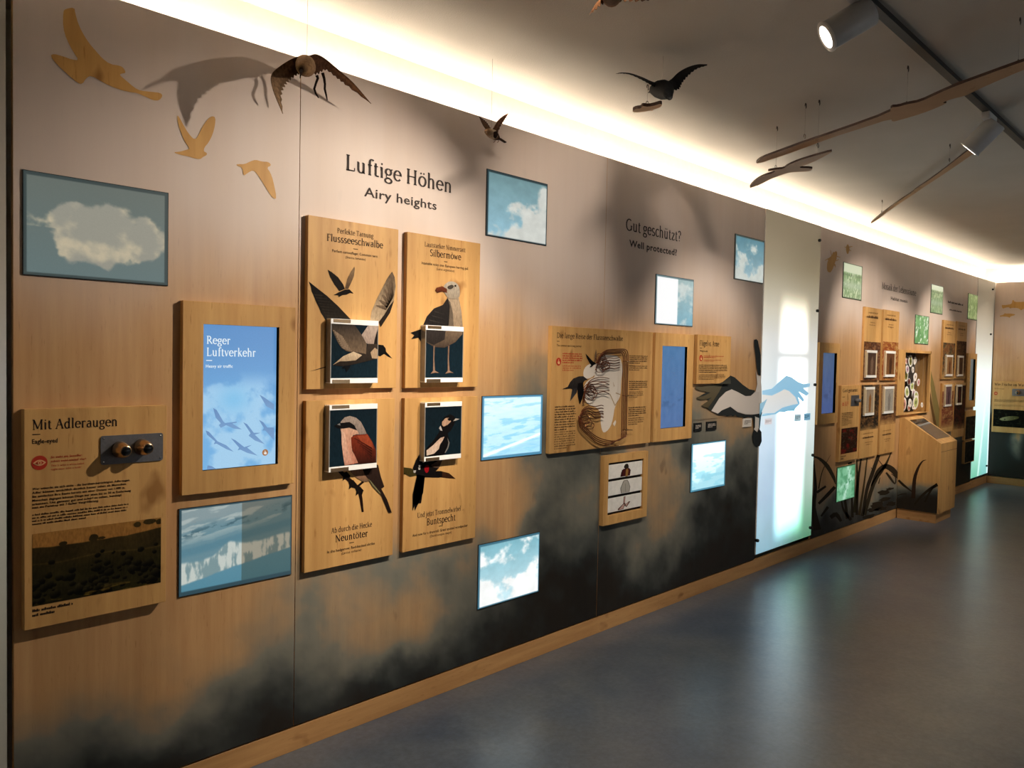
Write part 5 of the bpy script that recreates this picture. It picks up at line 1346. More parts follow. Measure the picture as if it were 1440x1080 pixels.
for i, lab in enumerate(('white flap with a red-brown bird head', 'white flap with a grey bird body', 'white flap with pink webbed feet')):
    zt = z1-H_*(.045+.318*i); zb = zt-H_*.268
    fo = MB().box(x0+.002, x1-.002, -.020, -.014, zb, zt, bev=.0008).build('flap', M['satin'], r, lab)
    mb = MB(); xm = (x0+x1)/2; w = (x1-x0); h = zt-zb
    def L(pts, rgb, k, sm=0):
        q = [(xm+a*w, zt-b*h) for a, b in pts]
        if sm: q = rounded(q, sm)
        mb.poly([fl.at(a, b, k) for a, b in q], lin(rgb))
    if i == 0:
        L([(-.05, .38), (-.03, .12), (.05, .04), (.09, .2), (.09, .45)], (40, 32, 24), 1, 1); L([(-.14, .94), (-.12, .62), (-.06, .40), (.10, .40), (.15, .56), (.13, .95)], (70, 24, 26), 2)
        L([(.0, .98), (.01, .5), (.05, .40), (.08, .55), (.06, .98)], (150, 110, 60), 3)
        L([(-.14, .94), (-.10, .44), (-.13, .40), (-.06, .5), (-.08, .94)], (56, 18, 20), 3)
    elif i == 1:
        L([(-.11, .96), (-.13, .6), (-.07, .2), (-.04, .05), (.06, .05), (.10, .2), (.15, .6), (.13, .96)], (90, 88, 84), 1); L([(-.095, .96), (-.115, .6), (-.058, .22), (-.03, .08), (.05, .08), (.085, .22), (.135, .6), (.115, .96)], (168, 164, 156), 2)
        L([(.0, .3), (.008, .3), (.02, .9), (.01, .9)], (110, 108, 104), 3)
    else:
        L([(-.03, .05), (.02, .03), (.01, .5), (.03, .62), (.13, .45), (.16, .5), (.06, .84), (.0, .72), (-.03, .94), (-.18, .96), (-.19, .86), (-.04, .55)], (80, 50, 46), 1)
        L([(-.02, .08), (.012, .06), (.0, .52), (-.025, .52)], (190, 150, 140), 2); L([(-.05, .62), (.0, .58), (-.04, .9), (-.16, .92)], (196, 160, 150), 2); L([(.02, .66), (.12, .5), (.05, .78)], (196, 160, 150), 2)
    mb.build('flap_picture', M['ink'], fo)

# ------------------------------------------------------------------ habitat wall: camouflage board, insect panels
r, fc, rc, _ = panel('camouflage_board', 'narrow oak text board with a dark flower photo and a small eyepiece', 'information board', [(1183.1, 542), (1209.6, 542), (1206, 645.6), (1179.9, 649.2)], .032)
def C12(p): return crop(1150, 530, .12035, p)
lettering('title', r, [lambda mb: px_text(mb, fc, 'Gut getarnt', (1185.2, 551.5), (1205.5, 550.6), 4.6)])
lettering('eye_symbol', r, [lambda mb: eye_icon(mb, fc, (1185.6, 568.5), 2.4)])
lettering('body_text', r, [lambda mb: px_fine(mb, fc, (1184.6, 557.2), (1192, 559), 1, INK, .6), lambda mb: px_fine(mb, fc, (1188, 564.5), (1193.5, 571), 3, RED, .5), lambda mb: px_fine(mb, fc, (1184, 580), (1200, 590), 5, INK, .55), lambda mb: px_fine(mb, fc, (1184, 591.5), (1198, 597.5), 4, INK, .4), lambda mb: px_fine(mb, fc, (1182.5, 640.5), (1190, 645.5), 2, INK, .5)])
def pic_flower(u, v):
    n = fbm(u*6, v*9, 5, 401); n2 = fbm(u*16, v*22, 4, 405)
    c = mix3((38, 28, 18), (60, 26, 18), n); rd = sstep(.58, .7, fbm(u*5, v*8, 4, 409)); c = c*(1-rd[..., None])+np.array((112, 26, 22.))*rd[..., None]
    g = sstep(.62, .72, n2); return c*(1-g[..., None]*.6)+np.array((96, 92, 66.))*g[..., None]*.6
picture('flower_photo', fc, rect_of(fc, *C12([(275,605),(463,583),(458,875),(268,900)])), pic_flower, 40, 60, M['print'], r)
x0, x1, z0, z1 = rect_of(fc, *C12([(385,215),(478,212),(478,338),(385,340)]))
MB().box(x0, x1, -.036, -.0325, z0, z1, bev=.001).build('eyepiece_plate', M['steel'], r)
e = MB(); ex, ez = (x0+x1)/2+.02, (z0+z1)/2
for dx in (-.022, .022):
    e.tube([(ex+dx, -.036, ez), (ex+dx, -.05, ez), (ex+dx, -.068, ez), (ex+dx, -.074, ez)], [.019, .019, .015, .012], 20)
ey = e.build('eyepiece', M['steel'], r)
l = MB()
for dx in (-.022, .022): l.tube([(ex+dx, -.0741, ez), (ex+dx, -.0752, ez)], [.011, .0105], 16)
l.build('eyepiece_lens', M['lens'], ey)

def pic_ground(seed, top, a, b, c3, start, end, flip=False):
    def f(u, v):
        n = fbm(u*5, v*12, 5, seed); n2 = fbm(u*14, v*26, 4, seed+4)
        w = 1-v if flip else v
        c = mix3(a, b, sstep(.35, .65, n)); h = sstep(.54, .66, n2); c = c*(1-h[..., None]*.7)+np.asarray(c3, float)*h[..., None]*.7
        fade = sstep(start, end, w+(fbm(u*6, v*6, 4, seed+9)-.5)*.12)
        # photo fades out into the bare oak of the board
        bare = np.array((206, 162, 102.))
        return c*fade[..., None]+bare*(1-fade[..., None])
    return f
IG = 'oak habitat panels with acrylic picture flaps'
def habitat_panel(label, corners, picrect, fn, texts, block, card, nu=40, nv=70, t=.024, prot=.018):
    r, fc, rc, _ = panel('habitat_board', label, 'habitat board', corners, t, IG)
    x0, x1, z0, z1 = rc
    if fn is not None:
        picture('habitat_photo', fc, (x0+.001, x1-.001, z0+(z1-z0)*picrect[0], z0+(z1-z0)*picrect[1]), fn, nu, nv, M['print'], r)
    mb = MB()
    for (ft, fb, fl_, fr_, n, w) in texts:
        fine_print(mb, fc, x0+(x1-x0)*fl_, x0+(x1-x0)*fr_, z1-(z1-z0)*ft, z1-(z1-z0)*fb, n, lin((84, 60, 40)), w*.8, short=.9, k=3)
    mb.build('panel_text', M['ink'], r)
    if block:
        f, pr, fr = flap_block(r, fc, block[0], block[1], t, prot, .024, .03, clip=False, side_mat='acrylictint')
        mb = MB(); bg_card(mb, f, pr, *card[:2])
        w_, h_ = pr[1]-pr[0], pr[3]-pr[2]
        mb.add([f.at(pr[0]+w_*a, pr[2]+h_*b, 2) for a, b in ((.38, .04), (.62, .04), (.70, .6), (.55, .86), (.36, .62))], [(0, 1, 2, 3, 4)], lin(card[2]))
        mb.build('picture_print', M['print'], fr)
    return r
TOPT = [(.055, .085, .2, .85, 1, .5), (.10, .155, .1, .92, 1, .7), (.19, .215, .32, .66, 1, .5), (.225, .25, .26, .7, 1, .5)]
BOTT = [(.655, .675, .18, .8, 1, .5), (.70, .74, .16, .84, 1, .7), (.78, .80, .28, .78, 1, .5), (.81, .83, .34, .64, 1, .5)]
habitat_panel('upper left panel of the four insect panels, purple-brown flower photo below two title lines', [(1216.3, 431.1), (1240.9, 435), (1236, 534.4), (1213.6, 535)], (0, .53), pic_ground(421, 0, (84, 52, 36), (120, 76, 46), (150, 116, 84), -.1, -.09), TOPT, ((1219.3, 492.2), (1232.6, 531.1)), ((74, 56, 48), (92, 66, 50), (120, 96, 80)))
habitat_panel('upper right panel of the four insect panels, rust-red hillside photo', [(1242.8, 435.6), (1264.4, 437.8), (1262.2, 534.4), (1239.6, 535.2)], (0, .55), pic_ground(431, 0, (136, 70, 36), (166, 112, 60), (196, 160, 104), -.1, -.09), TOPT, ((1245.9, 493.3), (1258.5, 530)), ((96, 62, 40), (126, 88, 54), (70, 44, 30)))
habitat_panel('lower left panel of the four insect panels, dark thicket photo fading to bare oak', [(1211.1, 541.1), (1236.7, 541.1), (1233.3, 641.1), (1208.4, 644.4)], (.38, 1.0), pic_ground(441, 0, (40, 34, 28), (76, 56, 38), (132, 96, 60), -.08, .14, True), BOTT, ((1217.4, 544.4), (1229.2, 583.6)), ((150, 136, 120), (168, 150, 126), (140, 96, 54)))
habitat_panel('lower right panel of the four insect panels, brown haze photo fading to bare oak', [(1239.6, 541), (1261.1, 540), (1257.8, 635.6), (1235.9, 638.9)], (.42, 1.0), pic_ground(451, 0, (88, 58, 40), (120, 84, 54), (150, 112, 72), -.08, .2, True), BOTT, ((1244, 543.8), (1256.6, 580.6)), ((150, 146, 138), (166, 160, 150), (130, 124, 116)))
habitat_panel('upper left panel of the last four habitat panels, grey-green moor photo with an arched shape', [(1327.4, 450), (1343.8, 452), (1342.2, 533), (1324.8, 533.3)], (0, .62), pic_ground(461, 0, (70, 62, 46), (128, 84, 50), (150, 124, 84), -.02, .30, True), TOPT, ((1331.5, 499), (1339.5, 529)), ((150, 110, 70), (160, 116, 74), (110, 68, 42)))
habitat_panel('upper right panel of the last four habitat panels, brown rock photo', [(1345.6, 452), (1360.2, 453.6), (1357.6, 532), (1344.2, 532.5)], (0, .66), pic_ground(471, 0, (84, 54, 36), (106, 72, 46), (134, 98, 64), -.02, .20, True), TOPT, ((1348.5, 500), (1354.5, 529)), ((92, 60, 40), (110, 74, 48), (70, 44, 30)))
habitat_panel('lower left panel of the last four habitat panels, reddish plant photo', [(1325.6, 539), (1341, 539), (1339.7, 607), (1322.8, 608.3)], (.1, .84), pic_ground(481, 0, (150, 90, 60), (186, 140, 90), (118, 50, 40), -.08, .2, True), BOTT, ((1330, 541), (1338, 571)), ((110, 84, 90), (128, 96, 92), (84, 60, 66)))
habitat_panel('lower right panel of the last four habitat panels, dark animal photo', [(1342.4, 539), (1357.8, 538), (1355.6, 614), (1340.6, 615)], (.15, .95), pic_ground(491, 0, (40, 30, 24), (74, 46, 32), (96, 40, 32), -.08, .2, True), BOTT, ((1346.5, 541), (1352.5, 569)), ((52, 30, 24), (48, 32, 26), (86, 30, 26)))
# two dark relief panels under the tall grey display
def pic_dark(seed):
    def f(u, v):
        n = fbm(u*5, v*9, 5, seed); c = mix3((22, 20, 16), (46, 42, 34), sstep(.4, .65, n)); s = sstep(.62, .7, fbm(u*16, v*7, 3, seed+2))
        return c*(1-s[..., None]*.5)+np.array((78, 74, 64.))*s[..., None]*.5
    return f
for lab, cs, sd in (('upper of two dark photo panels below the tall grey display', [(1357.9, 578.5), (1372.4, 577), (1371, 617), (1356.8, 619)], 501), ('lower of two dark photo panels below the tall grey display', [(1357, 620.5), (1371.2, 618.4), (1369.5, 648.6), (1355.6, 652.4)], 511)):
    r, fc, rc, _ = panel('photo_board', lab, 'photo board', cs, .03, 'dark photo panels')
    x0, x1, z0, z1 = rc
    picture('dark_photo', fc, (x0+.02, x1-.01, z0+.01, z1-(.07 if sd == 501 else .01)), pic_dark(sd), 30, 40, M['print'], r)

# ------------------------------------------------------------------ niche with cut-out flowers and insects
ND = .24
nf = MB()
fy = -.03
fx0, fz1 = aty(1264.6, 491.3, fy)[[0, 2]]; fx1, fz0 = aty(1306.0, 579.5, fy)[[0, 2]]
ox0, ox1, oz0, oz1 = NX0, NX1, NZ0, NZ1
nr = empty('display_niche', ((fx0+fx1)/2, 0, fz0), 'oak framed niche recessed in the wall above the slanted lectern', 'display niche')
nf.box(fx0, ox0+.004, fy, -.001, fz0, fz1, bev=.001).box(ox1-.004, fx1, fy, -.001, fz0, fz1, bev=.001).box(ox0, ox1, fy, -.001, oz1-.004, fz1, bev=.001).box(ox0, ox1, fy, -.001, fz0, oz0+.004, bev=.001)
nf.build('niche_frame', M['panel'], nr)
nb = MB(); e_ = .004
nb.box(ox0-e_-.012, ox0-e_+.004, -.001, ND*.0+.147, oz0, oz1).box(ox1+e_-.004, ox1+e_+.012, -.001, .147, oz0, oz1).box(ox0-e_, ox1+e_, -.001, .147, oz1, oz1+.014).box(ox0-e_, ox1+e_, -.001, .147, oz0-.014, oz0).box(ox0-e_, ox1+e_, .1475, .149, oz0, oz1)
nb.build('niche_box', M['panel'], nr)
MB().box(ox0-.003, ox1+.003, .138, .147, oz0, oz1).build('niche_back', M['gap'], nr)
KINDS = [('pink', (206, 150, 144)), ('pale green', (176, 186, 120)), ('white', (222, 210, 200)), ('lilac', (190, 160, 176)), ('rust red', (164, 74, 54)), ('olive', (120, 116, 60))]
SP = [((88,240),2,26),((130,250),0,22),((180,250),5,34),((235,245),2,24),((60,280),3,20),((90,320),2,18),((140,355),3,26),((210,360),2,18),((125,440),5,32),((240,450),2,26),((160,510),4,24),((55,430),1,20),((235,505),2,22),((280,520),0,22),((200,570),1,30),((60,560),1,30),((135,640),1,34),((220,670),3,30),((62,680),1,24),((150,665),2,16),((330,690),1,34),((175,780),2,26),((95,840),0,40),((265,790),1,44),((215,830),2,16),((325,805),2,16),((160,840),4,20),((55,750),5,18)]
order = ['top row', 'upper middle', 'middle', 'lower middle', 'bottom row']
rk = random.Random(3); seen = {}
cut_tokens = []
for i, ((cx, cy), kd, rad) in enumerate(SP):
    dep = .012+.10*rk.random()
    p = crop(1260, 480, .11111, [(cx, cy)])[0]
    a, y, b = aty(p[0], p[1], dep)
    R = 1.75*rad*.11111*abs(aty(p[0], p[1]-1, dep)[2]-b)
    a = min(max(a, ox0+R*2.4), ox1-R*2.4); b = min(max(b, oz0+R*1.55), oz1-R*1.6)
    def outline(s_, k):
        pts = []
        n = 30; lobes = (5, 3, 6, 4, 5, 2)[kd]; amp = (.22, .10, .30, .20, .16, .08)[kd]; asp = (1.0, .62, .8, .7, .9, .6)[kd]
        ph = i*1.3
        for j in range(n):
            w = 2*math.pi*j/n; q = 1+amp*math.cos(lobes*w+ph)
            pts.append((a+R*s_*asp*2.3*q*math.cos(w), dep-.004-k*.0008, b+R*s_*1.15*q*math.sin(w)))
        return pts
    kind_, rgb = KINDS[kd]
    where = order[min(4, int((cy-230)/125))]
    key = (kind_, where); seen[key] = seen.get(key, 0)+1
    cut_tokens.append((i, a, b, dep, R, kind_, where, rgb, outline))
for i, a, b, dep, R, kind_, where, rgb, outline in cut_tokens:
    near = min((t for t in cut_tokens if t[0] != i and t[5] != kind_), key=lambda t: (t[1]-a)**2+(t[2]-b)**2)
    lab = '%s flower cut-out in the niche %s, next to a %s one' % (kind_, where, near[5])
    rt = empty('flower_cutout', (a, dep, b), lab, 'flower cut-out', 'cut-out flowers and insects in the niche')
    mb = MB(); mb.prism(outline(1.0, 0), (0, .004, 0)); mb.build('white_rim', M['satin'], rt)
    mb = MB(); mb.poly(outline(.70, 1), lin(rgb)); mb.poly(outline(.30, 2), lin(tuple(v*.6 for v in rgb))); mb.build('printed_face', M['ink'], rt)
    mb = MB(); mb.tube([(a, dep-.002, b), (a, dep-.002+.001, oz1-.001)], .0008, 5); mb.build('hanging_cord', M['thread'], rt)

# ------------------------------------------------------------------ slanted lectern
LX0, LX1, LY = 8.69, 9.245, -.40
def latx(px, py): return atx(px, py, LX0)
zt = float(latx(1323.6, 624.2)[2]); yb = float(latx(1323.6, 624.2)[1])
zk = float(aty(1265.5, 587.3, -.002)[2]); zb = .105
lr = empty('lectern', ((LX0+LX1)/2, -.2, 0), 'oak lectern with a slanted glass top standing against the wall', 'lectern')
bd = MB()
prof = [(-.003, zb), (yb, zb), (yb, zt), (-.05, zk), (-.003, zk)]
bd.prism([(LX0, y, z) for y, z in prof], (LX1-LX0, 0, 0), (0, 0, 0))
bd.build('body', M['lectern'], lr)
jm = MB(); jz = zt-.085
jm.box(LX0+.01, LX1-.0005, yb-.0006, yb+.001, jz-.0015, jz+.0015); jm.build('front_joint', M['gap'], lr)
MB().box(LX0+.012, LX1-.03, yb+.028, -.006, 0, zb, bev=.001).build('plinth', M['lath'], lr)
# glass set into the slanted top
def top(u, w, up=0.0):
    y = -.05+(yb+.05)*w; z = zk+(zt-zk)*w
    d = np.array([0.0, -(zk-zt), 0.0]); nrm = np.array([0, zt-zk, -(yb+.05)]); nrm = nrm/np.linalg.norm(nrm)
    if nrm[2] < 0: nrm = -nrm
    return tuple(np.array([LX0+(LX1-LX0)*u, y, z])+nrm*up)
gm = MB(); gm.prism([top(.09, .10, .0004), top(.91, .10, .0004), top(.91, .84, .0004), top(.09, .84, .0004)], tuple(np.array(top(0, 0, .003))-np.array(top(0, 0, 0))))
M['glass_top'] = plain('dark_glass', (34, 30, 30), .06, var=.2, scale=3, spec=.6, coat=.8)
gm.build('glass_top', M['glass_top'], lr)
LF = Face('x', LX0, .0008)
def CL(p): return crop(1240, 560, .17588, p)
lm = MB()
for pts, w, rgb in (([(134,655),(175,695),(240,745)], [16, 20, 8], K), ([(356,493),(325,505),(290,560),(262,650),(252,800)], [3, 10, 20, 28, 34], (50, 34, 24)), ([(446,690),(380,730),(310,790),(262,850)], [26, 22, 18, 12], K), ([(440,680),(390,740),(345,830)], [8, 18, 14], K), ([(128,778),(155,768),(200,764)], [5, 8, 4], K)):
    stroke(lm, LF, CL(pts), [a*.17588 for a in w], rgb, 2)
lm.build('printed_leaf', M['ink'], lr)
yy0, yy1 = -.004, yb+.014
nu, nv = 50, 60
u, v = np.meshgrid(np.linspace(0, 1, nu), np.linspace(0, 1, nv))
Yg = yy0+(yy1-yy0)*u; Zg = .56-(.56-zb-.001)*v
Dk = sstep(.44, .22, Zg+(fbm(Yg*7, Zg*7, 4, 71)-.5)*.16)  # printed ground ink, denser towards the bottom
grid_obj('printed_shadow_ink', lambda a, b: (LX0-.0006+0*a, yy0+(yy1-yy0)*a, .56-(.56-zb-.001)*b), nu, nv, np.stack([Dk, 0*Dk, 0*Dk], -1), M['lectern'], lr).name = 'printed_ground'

# ------------------------------------------------------------------ far wall board
fw = [(1396.5, 538.5), (1480, 535), (1480, 613), (1394.5, 607)]
r, fc, rc, _ = panel('fish_board', 'pale oak board titled Wie Fische im Wasser with a fish photo on the far wall', 'information board', fw, .02, None, None, 'board', 'panel', 'x', XC)
lettering('title', r, [lambda mb: px_text(mb, fc, 'Wie Fische im Wasser', (1398.5, 542.3), (1449, 543.4), 3.6), lambda mb: px_text(mb, fc, 'Like fish in water', (1398.5, 547.2), (1412, 547.5), 1.8, font='sans')])
lettering('eye_symbol', r, [lambda mb: eye_icon(mb, fc, (1400.4, 553.2), 2.3)])
lettering('body_text', r, [lambda mb: px_fine(mb, fc, (1398.5, 561), (1446, 567), 4, INK, .4), lambda mb: px_fine(mb, fc, (1398.5, 568.3), (1440, 573), 3, INK, .3)])
def pic_fish(u, v):
    n = fbm(u*9, v*7, 4, 601); c = mix3((10, 9, 6), (18, 18, 10), n)
    ax = (u-.20)*.96+(v-.5)*-.28; d = 1-((u-.30)/.19)**2-((v-.50+.45*(u-.30))/.13)**2
    f_ = sstep(0, .25, d); c = c*(1-f_[..., None])+mix3((150, 150, 112), (84, 84, 52), sstep(.16, .42, u))*f_[..., None]
    e_ = np.exp(-(((u-.215)/.012)**2+((v-.57)/.03)**2)); c = c*(1-e_[..., None])
    s = sstep(.66, .75, fbm(u*30, v*16, 3, 607)); return c+s[..., None]*np.array((26, 28, 18.))
picture('fish_photo', fc, rect_of(fc, (1397, 576), (1474, 578), (1474, 604), (1396.5, 599.5)), pic_fish, 110, 50, M['print'], r)
peri(r, fc, (1423.3, 547), (1458, 547.4), (1458, 557.6), (1423.3, 556.8), eyes=((.25, .5), (.66, .5)), R=.028)

# ------------------------------------------------------------------ hanging plywood silhouettes
def hook_height(pc, ph):
    """height where the hook seen at pixel ph hangs straight below the ceiling point seen at pc"""
    c = atz(pc[0], pc[1], CEIL); best = None
    for z in np.linspace(2.4, 2.93, 107):
        p = atz(ph[0], ph[1], z); d = (p[0]-c[0])**2+(p[1]-c[1])**2
        if best is None or d < best[0]: best = (d, z)
    return best[1]
def plywood(label, pts, z, hooks, th=.012, smooth=1, tilt=0.0):
    q = rounded([tuple(atz(p[0], p[1], z)[:2]) for p in pts], smooth)
    c = np.mean(q, 0)
    r = empty('plywood_bird', (c[0], c[1], z), label, 'plywood bird', 'flat plywood birds under the ceiling')
    mb = MB(); mb.prism([(a, b, z) for a, b in q], (0, 0, th), mat=0, side=1)
    mb.build('board', [M['ply'], M['plyedge']], r)
    for hx, hy in hooks:
        p = atz(hx, hy, z+th)
        mb = MB()
        mb.tube([(p[0], p[1], z+th-.002), (p[0], p[1], CEIL)], .0007, 5)
        mb.build('hanging_thread', M['thread'], r)
        mb = MB()
        ring = [(p[0]+.011*math.sin(w), p[1], z+th+.012-.011*math.cos(w)) for w in np.linspace(0, 2*math.pi*.86, 10)]
        mb.tube(ring, .0016, 6); mb.build('eyelet', M['hook'], r); mb = MB()
        up = [(p[0]+.009*math.sin(w), p[1], CEIL-.014-.014*math.cos(w)*(1 if w < 4 else .6)) for w in np.linspace(.3, 5.2, 9)]
        mb.tube([(p[0], p[1], CEIL)]+up, .0018, 6)
        mb.build('ceiling_hook', M['hook'], r)
def CA(p): return crop(1000, 0, .30556, p)
zb_ = hook_height((1124.5, 142), (1131.5, 195))
plywood('largest long-winged plywood bird, crossing the lighting track', CA([(205,748),(230,728),(300,702),(430,655),(600,598),(825,518),(826,494),(862,492),(900,480),(960,470),(1050,428),(1140,390),(1300,332),(1440,282),(1640,215),(1700,240),(1560,280),(1440,320),(1250,402),(1180,436),(1165,442),(1110,455),(1060,474),(1090,474),(1000,512),(930,535),(870,552),(834,562),(828,546),(700,588),(560,632),(400,692),(290,730),(215,754)]), zb_, [(1131.5, 195), (1275, 150), (1432, 92)], smooth=1)
def CB(p): return crop(1050, 190, .15972, p)
plywood('smaller plywood bird with crossed wings and tail, hanging just below the largest one', CB([(25,462),(40,435),(70,405),(115,375),(170,352),(230,336),(262,312),(190,322),(188,314),(260,302),(325,297),(360,268),(450,228),(600,182),(745,142),(752,150),(640,212),(540,257),(440,288),(580,292),(574,307),(540,321),(430,326),(370,331),(300,353),(200,392),(130,432),(40,463)]), zb_-.06, [(1091, 238), (1150, 208)], th=.011)
def CD(p): return crop(1220, 190, .15278, p)
plywood('thin plywood bird seen almost edge-on, reaching to the right-hand spotlight', CD([(30,806),(100,745),(250,632),(420,520),(440,498),(600,392),(760,272),(900,160),(1000,92),(1058,56),(1066,66),(1066,110),(1040,128),(940,195),(800,294),(640,400),(480,505),(420,548),(250,660),(100,772),(42,812)]), 2.83, [(1335, 228), (1240, 300)], th=.010)
def CT(p): return crop(850, 70, .11111, p)
plywood('tiny notched plywood bird below the black bird', CT([(352,772),(400,748),(465,742),(472,712),(560,722),(650,702),(705,682),(730,694),(722,715),(690,735),(650,747),(612,762),(604,780),(590,768),(480,790),(372,795)]), 2.83, [(910.3, 149)], th=.016)

# ------------------------------------------------------------------ stuffed birds hanging in flight
def wing3(mb, lead, trail, c_root, c_tip, n=14, serr=.22, th=.004, camber=.015):
    """wing between a leading and a trailing edge (3D points), toothed along the feather tips"""
    L = _spl(np.array(lead, float), np.linspace(0, len(lead)-1, n*2+1)); T = _spl(np.array(trail, float), np.linspace(0, len(trail)-1, n*2+1))
    vs = []; cs = []; rows = 5; m_ = n*2+1
    for s_, off in ((0, -th/2), (1, th/2)):
        for i in range(m_):
            t = i/(m_-1); tt = T[i].copy()
            if i % 2 and 0 < i < m_-1: tt = tt+(L[i]-tt)*serr*(.5+.5*t)
            for k in range(rows):
                w = k/(rows-1); p = L[i]*(1-w)+tt*w
                p = p+np.array([0, off*(1-.8*w*t), camber*math.sin(math.pi*w)*(1-t)])
                vs.append(p)
                base = np.array(c_root)*(1-t)+np.array(c_tip)*t
                base = base*((1.0 if k < 2 else (1.25 if k == 2 else .72)))*(.86 if i % 2 else 1.0)
                cs.append(tuple(np.clip(base, 0, 1)))
    fs = []; o = m_*rows
    for i in range(m_-1):
        for k in range(rows-1):
            a = i*rows+k; fs.append((a, a+rows, a+rows+1, a+1)); fs.append((o+a, o+a+1, o+a+rows+1, o+a+rows))
        a = i*rows; fs.append((a, o+a, o+a+rows, a+rows)); a = i*rows+rows-1; fs.append((a, a+rows, o+a+rows, o+a))
    for i in (0, m_-1):
        for k in range(rows-1):
            a = i*rows+k; f_ = (a, a+1, o+a+1, o+a); fs.append(f_ if i == 0 else f_[::-1])
    mb.add(vs, fs, cs, 0, False)
def p3(cr, Y): return lambda a, b, dy=0.0: aty(cr[0]+a*cr[2], cr[1]+b*cr[2], Y+dy)
def thread_to_ceiling(r, p):
    MB().tube([tuple(p), (p[0], p[1], CEIL)], .0007, 5).build('hanging_thread', M['thread'], r)
BROWN, PALE, DKB = lin((104, 72, 48)), lin((142, 110, 78)), lin((46, 32, 24))
# wader near the wall
Q_ = p3((320, 60, .16667), -.205)
Q = lambda a, b, dy=0.0: Q_(a, b, dy*.7)
c = Q(655, 200)
r = empty('stuffed_bird', tuple(c), 'brown wader with arched wings and dangling legs hanging before the large heading', 'stuffed bird', 'stuffed birds hanging in flight')
mb = MB()
mb.tube([Q(560, 200, .15), Q(600, 190, .11), Q(635, 185, .06), Q(655, 190, .0), Q(662, 205, -.05), Q(650, 215, -.09), Q(632, 222, -.12), Q(622, 226, -.14)], [.008, .018, .030, .036, .034, .026, .020, .006], 18, [DKB, BROWN, BROWN, lin((150, 112, 74)), PALE, PALE, lin((150, 116, 80)), DKB])
mb.tube([Q(624, 232, -.135), Q(618, 262, -.165), Q(612, 300, -.19)], [.006, .0035, .0012], 8, DKB)
mb.tube([Q(560, 205, .15), Q(545, 215, .20), Q(530, 225, .25)], [.010, .022, .016], 10, DKB, flat=.25)
wing3(mb, [Q(630, 108), Q(545, 135, .0), Q(440, 200, .0), Q(370, 275, -.01), Q(385, 400, -.02), Q(466, 600, -.03)], [Q(640, 265, .04), Q(590, 275, .04), Q(530, 320, .03), Q(490, 370, .02), Q(460, 450, .0), Q(468, 600, -.03)], BROWN, lin((150, 120, 90)), 13)
wing3(mb, [Q(690, 108), Q(745, 98, .01), Q(820, 135, .03), Q(940, 235, .06), Q(1060, 340, .09), Q(1210, 515, .13)], [Q(690, 270, .05), Q(760, 270, .06), Q(830, 235, .07), Q(920, 300, .08), Q(1010, 370, .10), Q(1208, 514, .13)], lin((92, 60, 40)), lin((124, 84, 56)), 13)
for pts in ([(752,275),(762,300),(745,345),(732,390),(745,430),(768,466)], [(802,255),(815,300),(822,350),(820,390),(832,440),(842,488)]):
    mb.tube([Q(a, b, .05) for a, b in pts], [.006, .005, .0042, .0042, .0035, .002], 8, lin((44, 30, 24)))
mb.build('bird_body', M['feather'], r); thread_to_ceiling(r, Q(670, 120))
# sparrow
Q = p3((640, 140, .12959), -.16)
r = empty('stuffed_bird', tuple(Q(400, 370)), 'small brown sparrow with raised wings beside the top of the wall, right of the wader', 'stuffed bird', 'stuffed birds hanging in flight')
mb = MB()
mb.tube([Q(322, 352, -.02), Q(328, 350, -.02), Q(345, 345, -.02), Q(375, 360), Q(410, 378), Q(440, 398), Q(462, 415), Q(478, 425)], [.001, .004, .012, .019, .022, .019, .012, .006], 16, [DKB, lin((180, 150, 120)), lin((140, 106, 76)), lin((180, 156, 128)), lin((196, 178, 152)), BROWN, DKB, DKB])
mb.tube([Q(455, 412), Q(490, 430), Q(545, 465)], [.007, .010, .009], 10, lin((70, 48, 34)), flat=.3)
wing3(mb, [Q(345, 335), Q(300, 270), Q(262, 185, .03)], [Q(400, 330), Q(340, 240, .02), Q(268, 186, .03)], BROWN, lin((80, 52, 38)), 8, camber=.004)
wing3(mb, [Q(400, 335), Q(460, 235), Q(520, 180), Q(577, 150, -.02)], [Q(450, 395), Q(495, 290), Q(540, 220), Q(572, 158, -.02)], lin((96, 64, 44)), lin((170, 120, 90)), 9, camber=.004)
wing3(mb, [Q(420, 350, -.025), Q(450, 345, -.025), Q(465, 385, -.02)], [Q(420, 410, -.025), Q(440, 425, -.025), Q(462, 392, -.02)], DKB, DKB, 4, camber=.004)
for a in (430, 470): mb.tube([Q(a, 420), Q(a+5, 450), Q(a-12, 468)], [.002, .0016, .001], 6, lin((150, 110, 90)))
mb.build('bird_body', M['feather'], r); thread_to_ceiling(r, Q(392, 330))
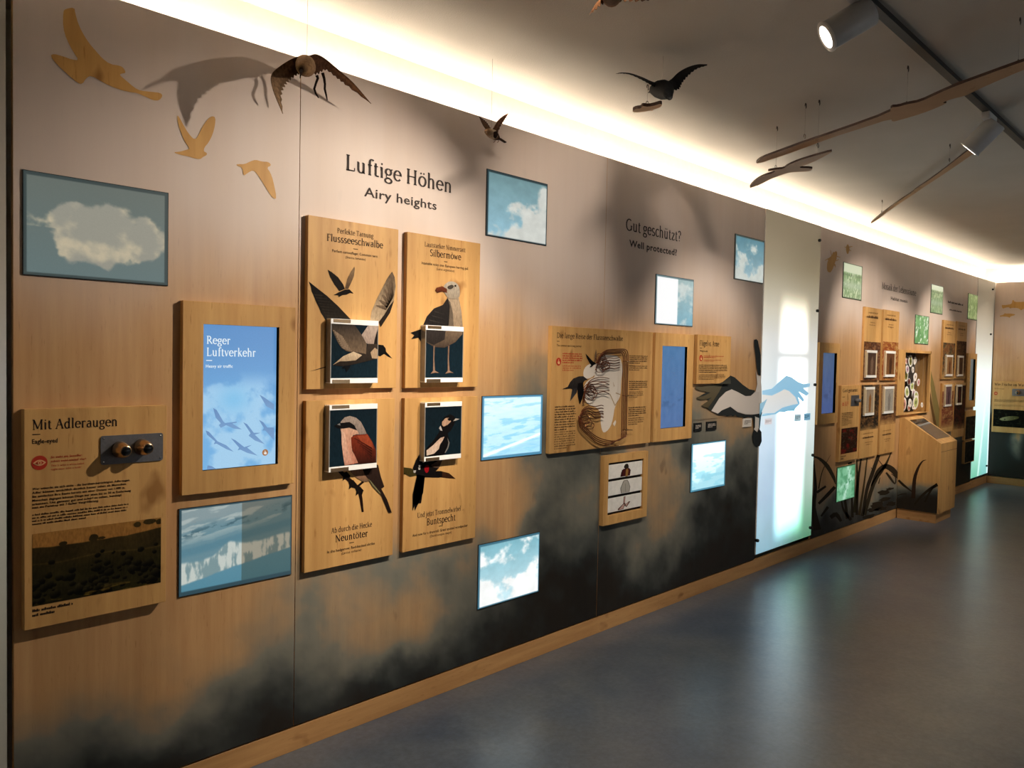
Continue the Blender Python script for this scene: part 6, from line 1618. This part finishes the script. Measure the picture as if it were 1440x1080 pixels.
# black swift-like bird
Q = p3((850, 70, .11111), -.76)
BK = lin((9, 9, 10))
r = empty('stuffed_bird', tuple(Q(730, 510)), 'black bird gliding with spread wings under the middle of the ceiling', 'stuffed bird', 'stuffed birds hanging in flight')
mb = MB()
mb.tube([Q(600, 520, .10), Q(630, 505, .08), Q(690, 500, .03), Q(740, 505, -.02), Q(775, 520, -.08), Q(805, 550, -.14), Q(825, 600, -.20)], [.010, .024, .038, .042, .036, .022, .012], 16, BK)
mb.tube([Q(605, 522, .10), Q(575, 532, .12), Q(552, 545, .13)], [.010, .005, .001], 8, lin((60, 52, 46)))
mb.tube([Q(790, 560, -.14), Q(815, 600, -.20), Q(822, 622, -.24)], [.016, .016, .010], 10, BK, flat=.3)
wing3(mb, [Q(690, 430), Q(580, 395, .03), Q(470, 345, .06), Q(330, 298, .09), Q(220, 288, .11), Q(148, 300, .12)], [Q(640, 480), Q(560, 430, -.02), Q(455, 372, .0), Q(330, 318, .04), Q(225, 302, .08), Q(150, 304, .12)], BK, lin((40, 32, 28)), 12, camber=.006)
wing3(mb, [Q(770, 420), Q(850, 370, -.03), Q(940, 285, -.08), Q(1050, 222, -.13), Q(1170, 186, -.18), Q(1297, 184, -.23)], [Q(830, 520, -.03), Q(940, 505, -.06), Q(985, 425, -.09), Q(1060, 335, -.13), Q(1170, 246, -.18), Q(1296, 202, -.23)], BK, lin((24, 22, 22)), 14, camber=.008)
mb.build('bird_body', M['feather'], r); thread_to_ceiling(r, Q(735, 420))
# brown bird cut off by the top edge
Q = p3((820, 0, .06944), -1.2)
r = empty('stuffed_bird', tuple(Q(600, -200)), 'brown bird at the top edge with only its dark wing feathers showing', 'stuffed bird', 'stuffed birds hanging in flight')
mb = MB()
mb.tube([Q(640, -20, .12), Q(600, -10, .08), Q(580, -60), Q(570, -160, -.06), Q(560, -260, -.12), Q(550, -330, -.16)], [.008, .016, .030, .034, .024, .010], 16, [BROWN, lin((150, 106, 62)), lin((150, 106, 62)), BROWN, BROWN, DKB])
mb.tube([Q(480, 20, .06), Q(590, 40, .08), Q(720, 20, .09)], [.010, .030, .012], 10, lin((134, 88, 46)), flat=.35)
wing3(mb, [Q(470, -160), Q(420, -110), Q(350, -30), Q(240, 110), Q(130, 295)], [Q(560, 40), Q(470, 60), Q(370, 120), Q(250, 215), Q(138, 290)], lin((120, 80, 48)), lin((52, 32, 20)), 7, .6)
wing3(mb, [Q(640, -180), Q(800, -190), Q(1000, -130), Q(1200, -60), Q(1340, 0)], [Q(650, 50), Q(800, 45), Q(950, 45), Q(1130, 40), Q(1320, 16)], lin((110, 74, 46)), lin((44, 28, 20)), 6, .5)
mb.build('bird_body', M['feather'], r); thread_to_ceiling(r, Q(580, -200))
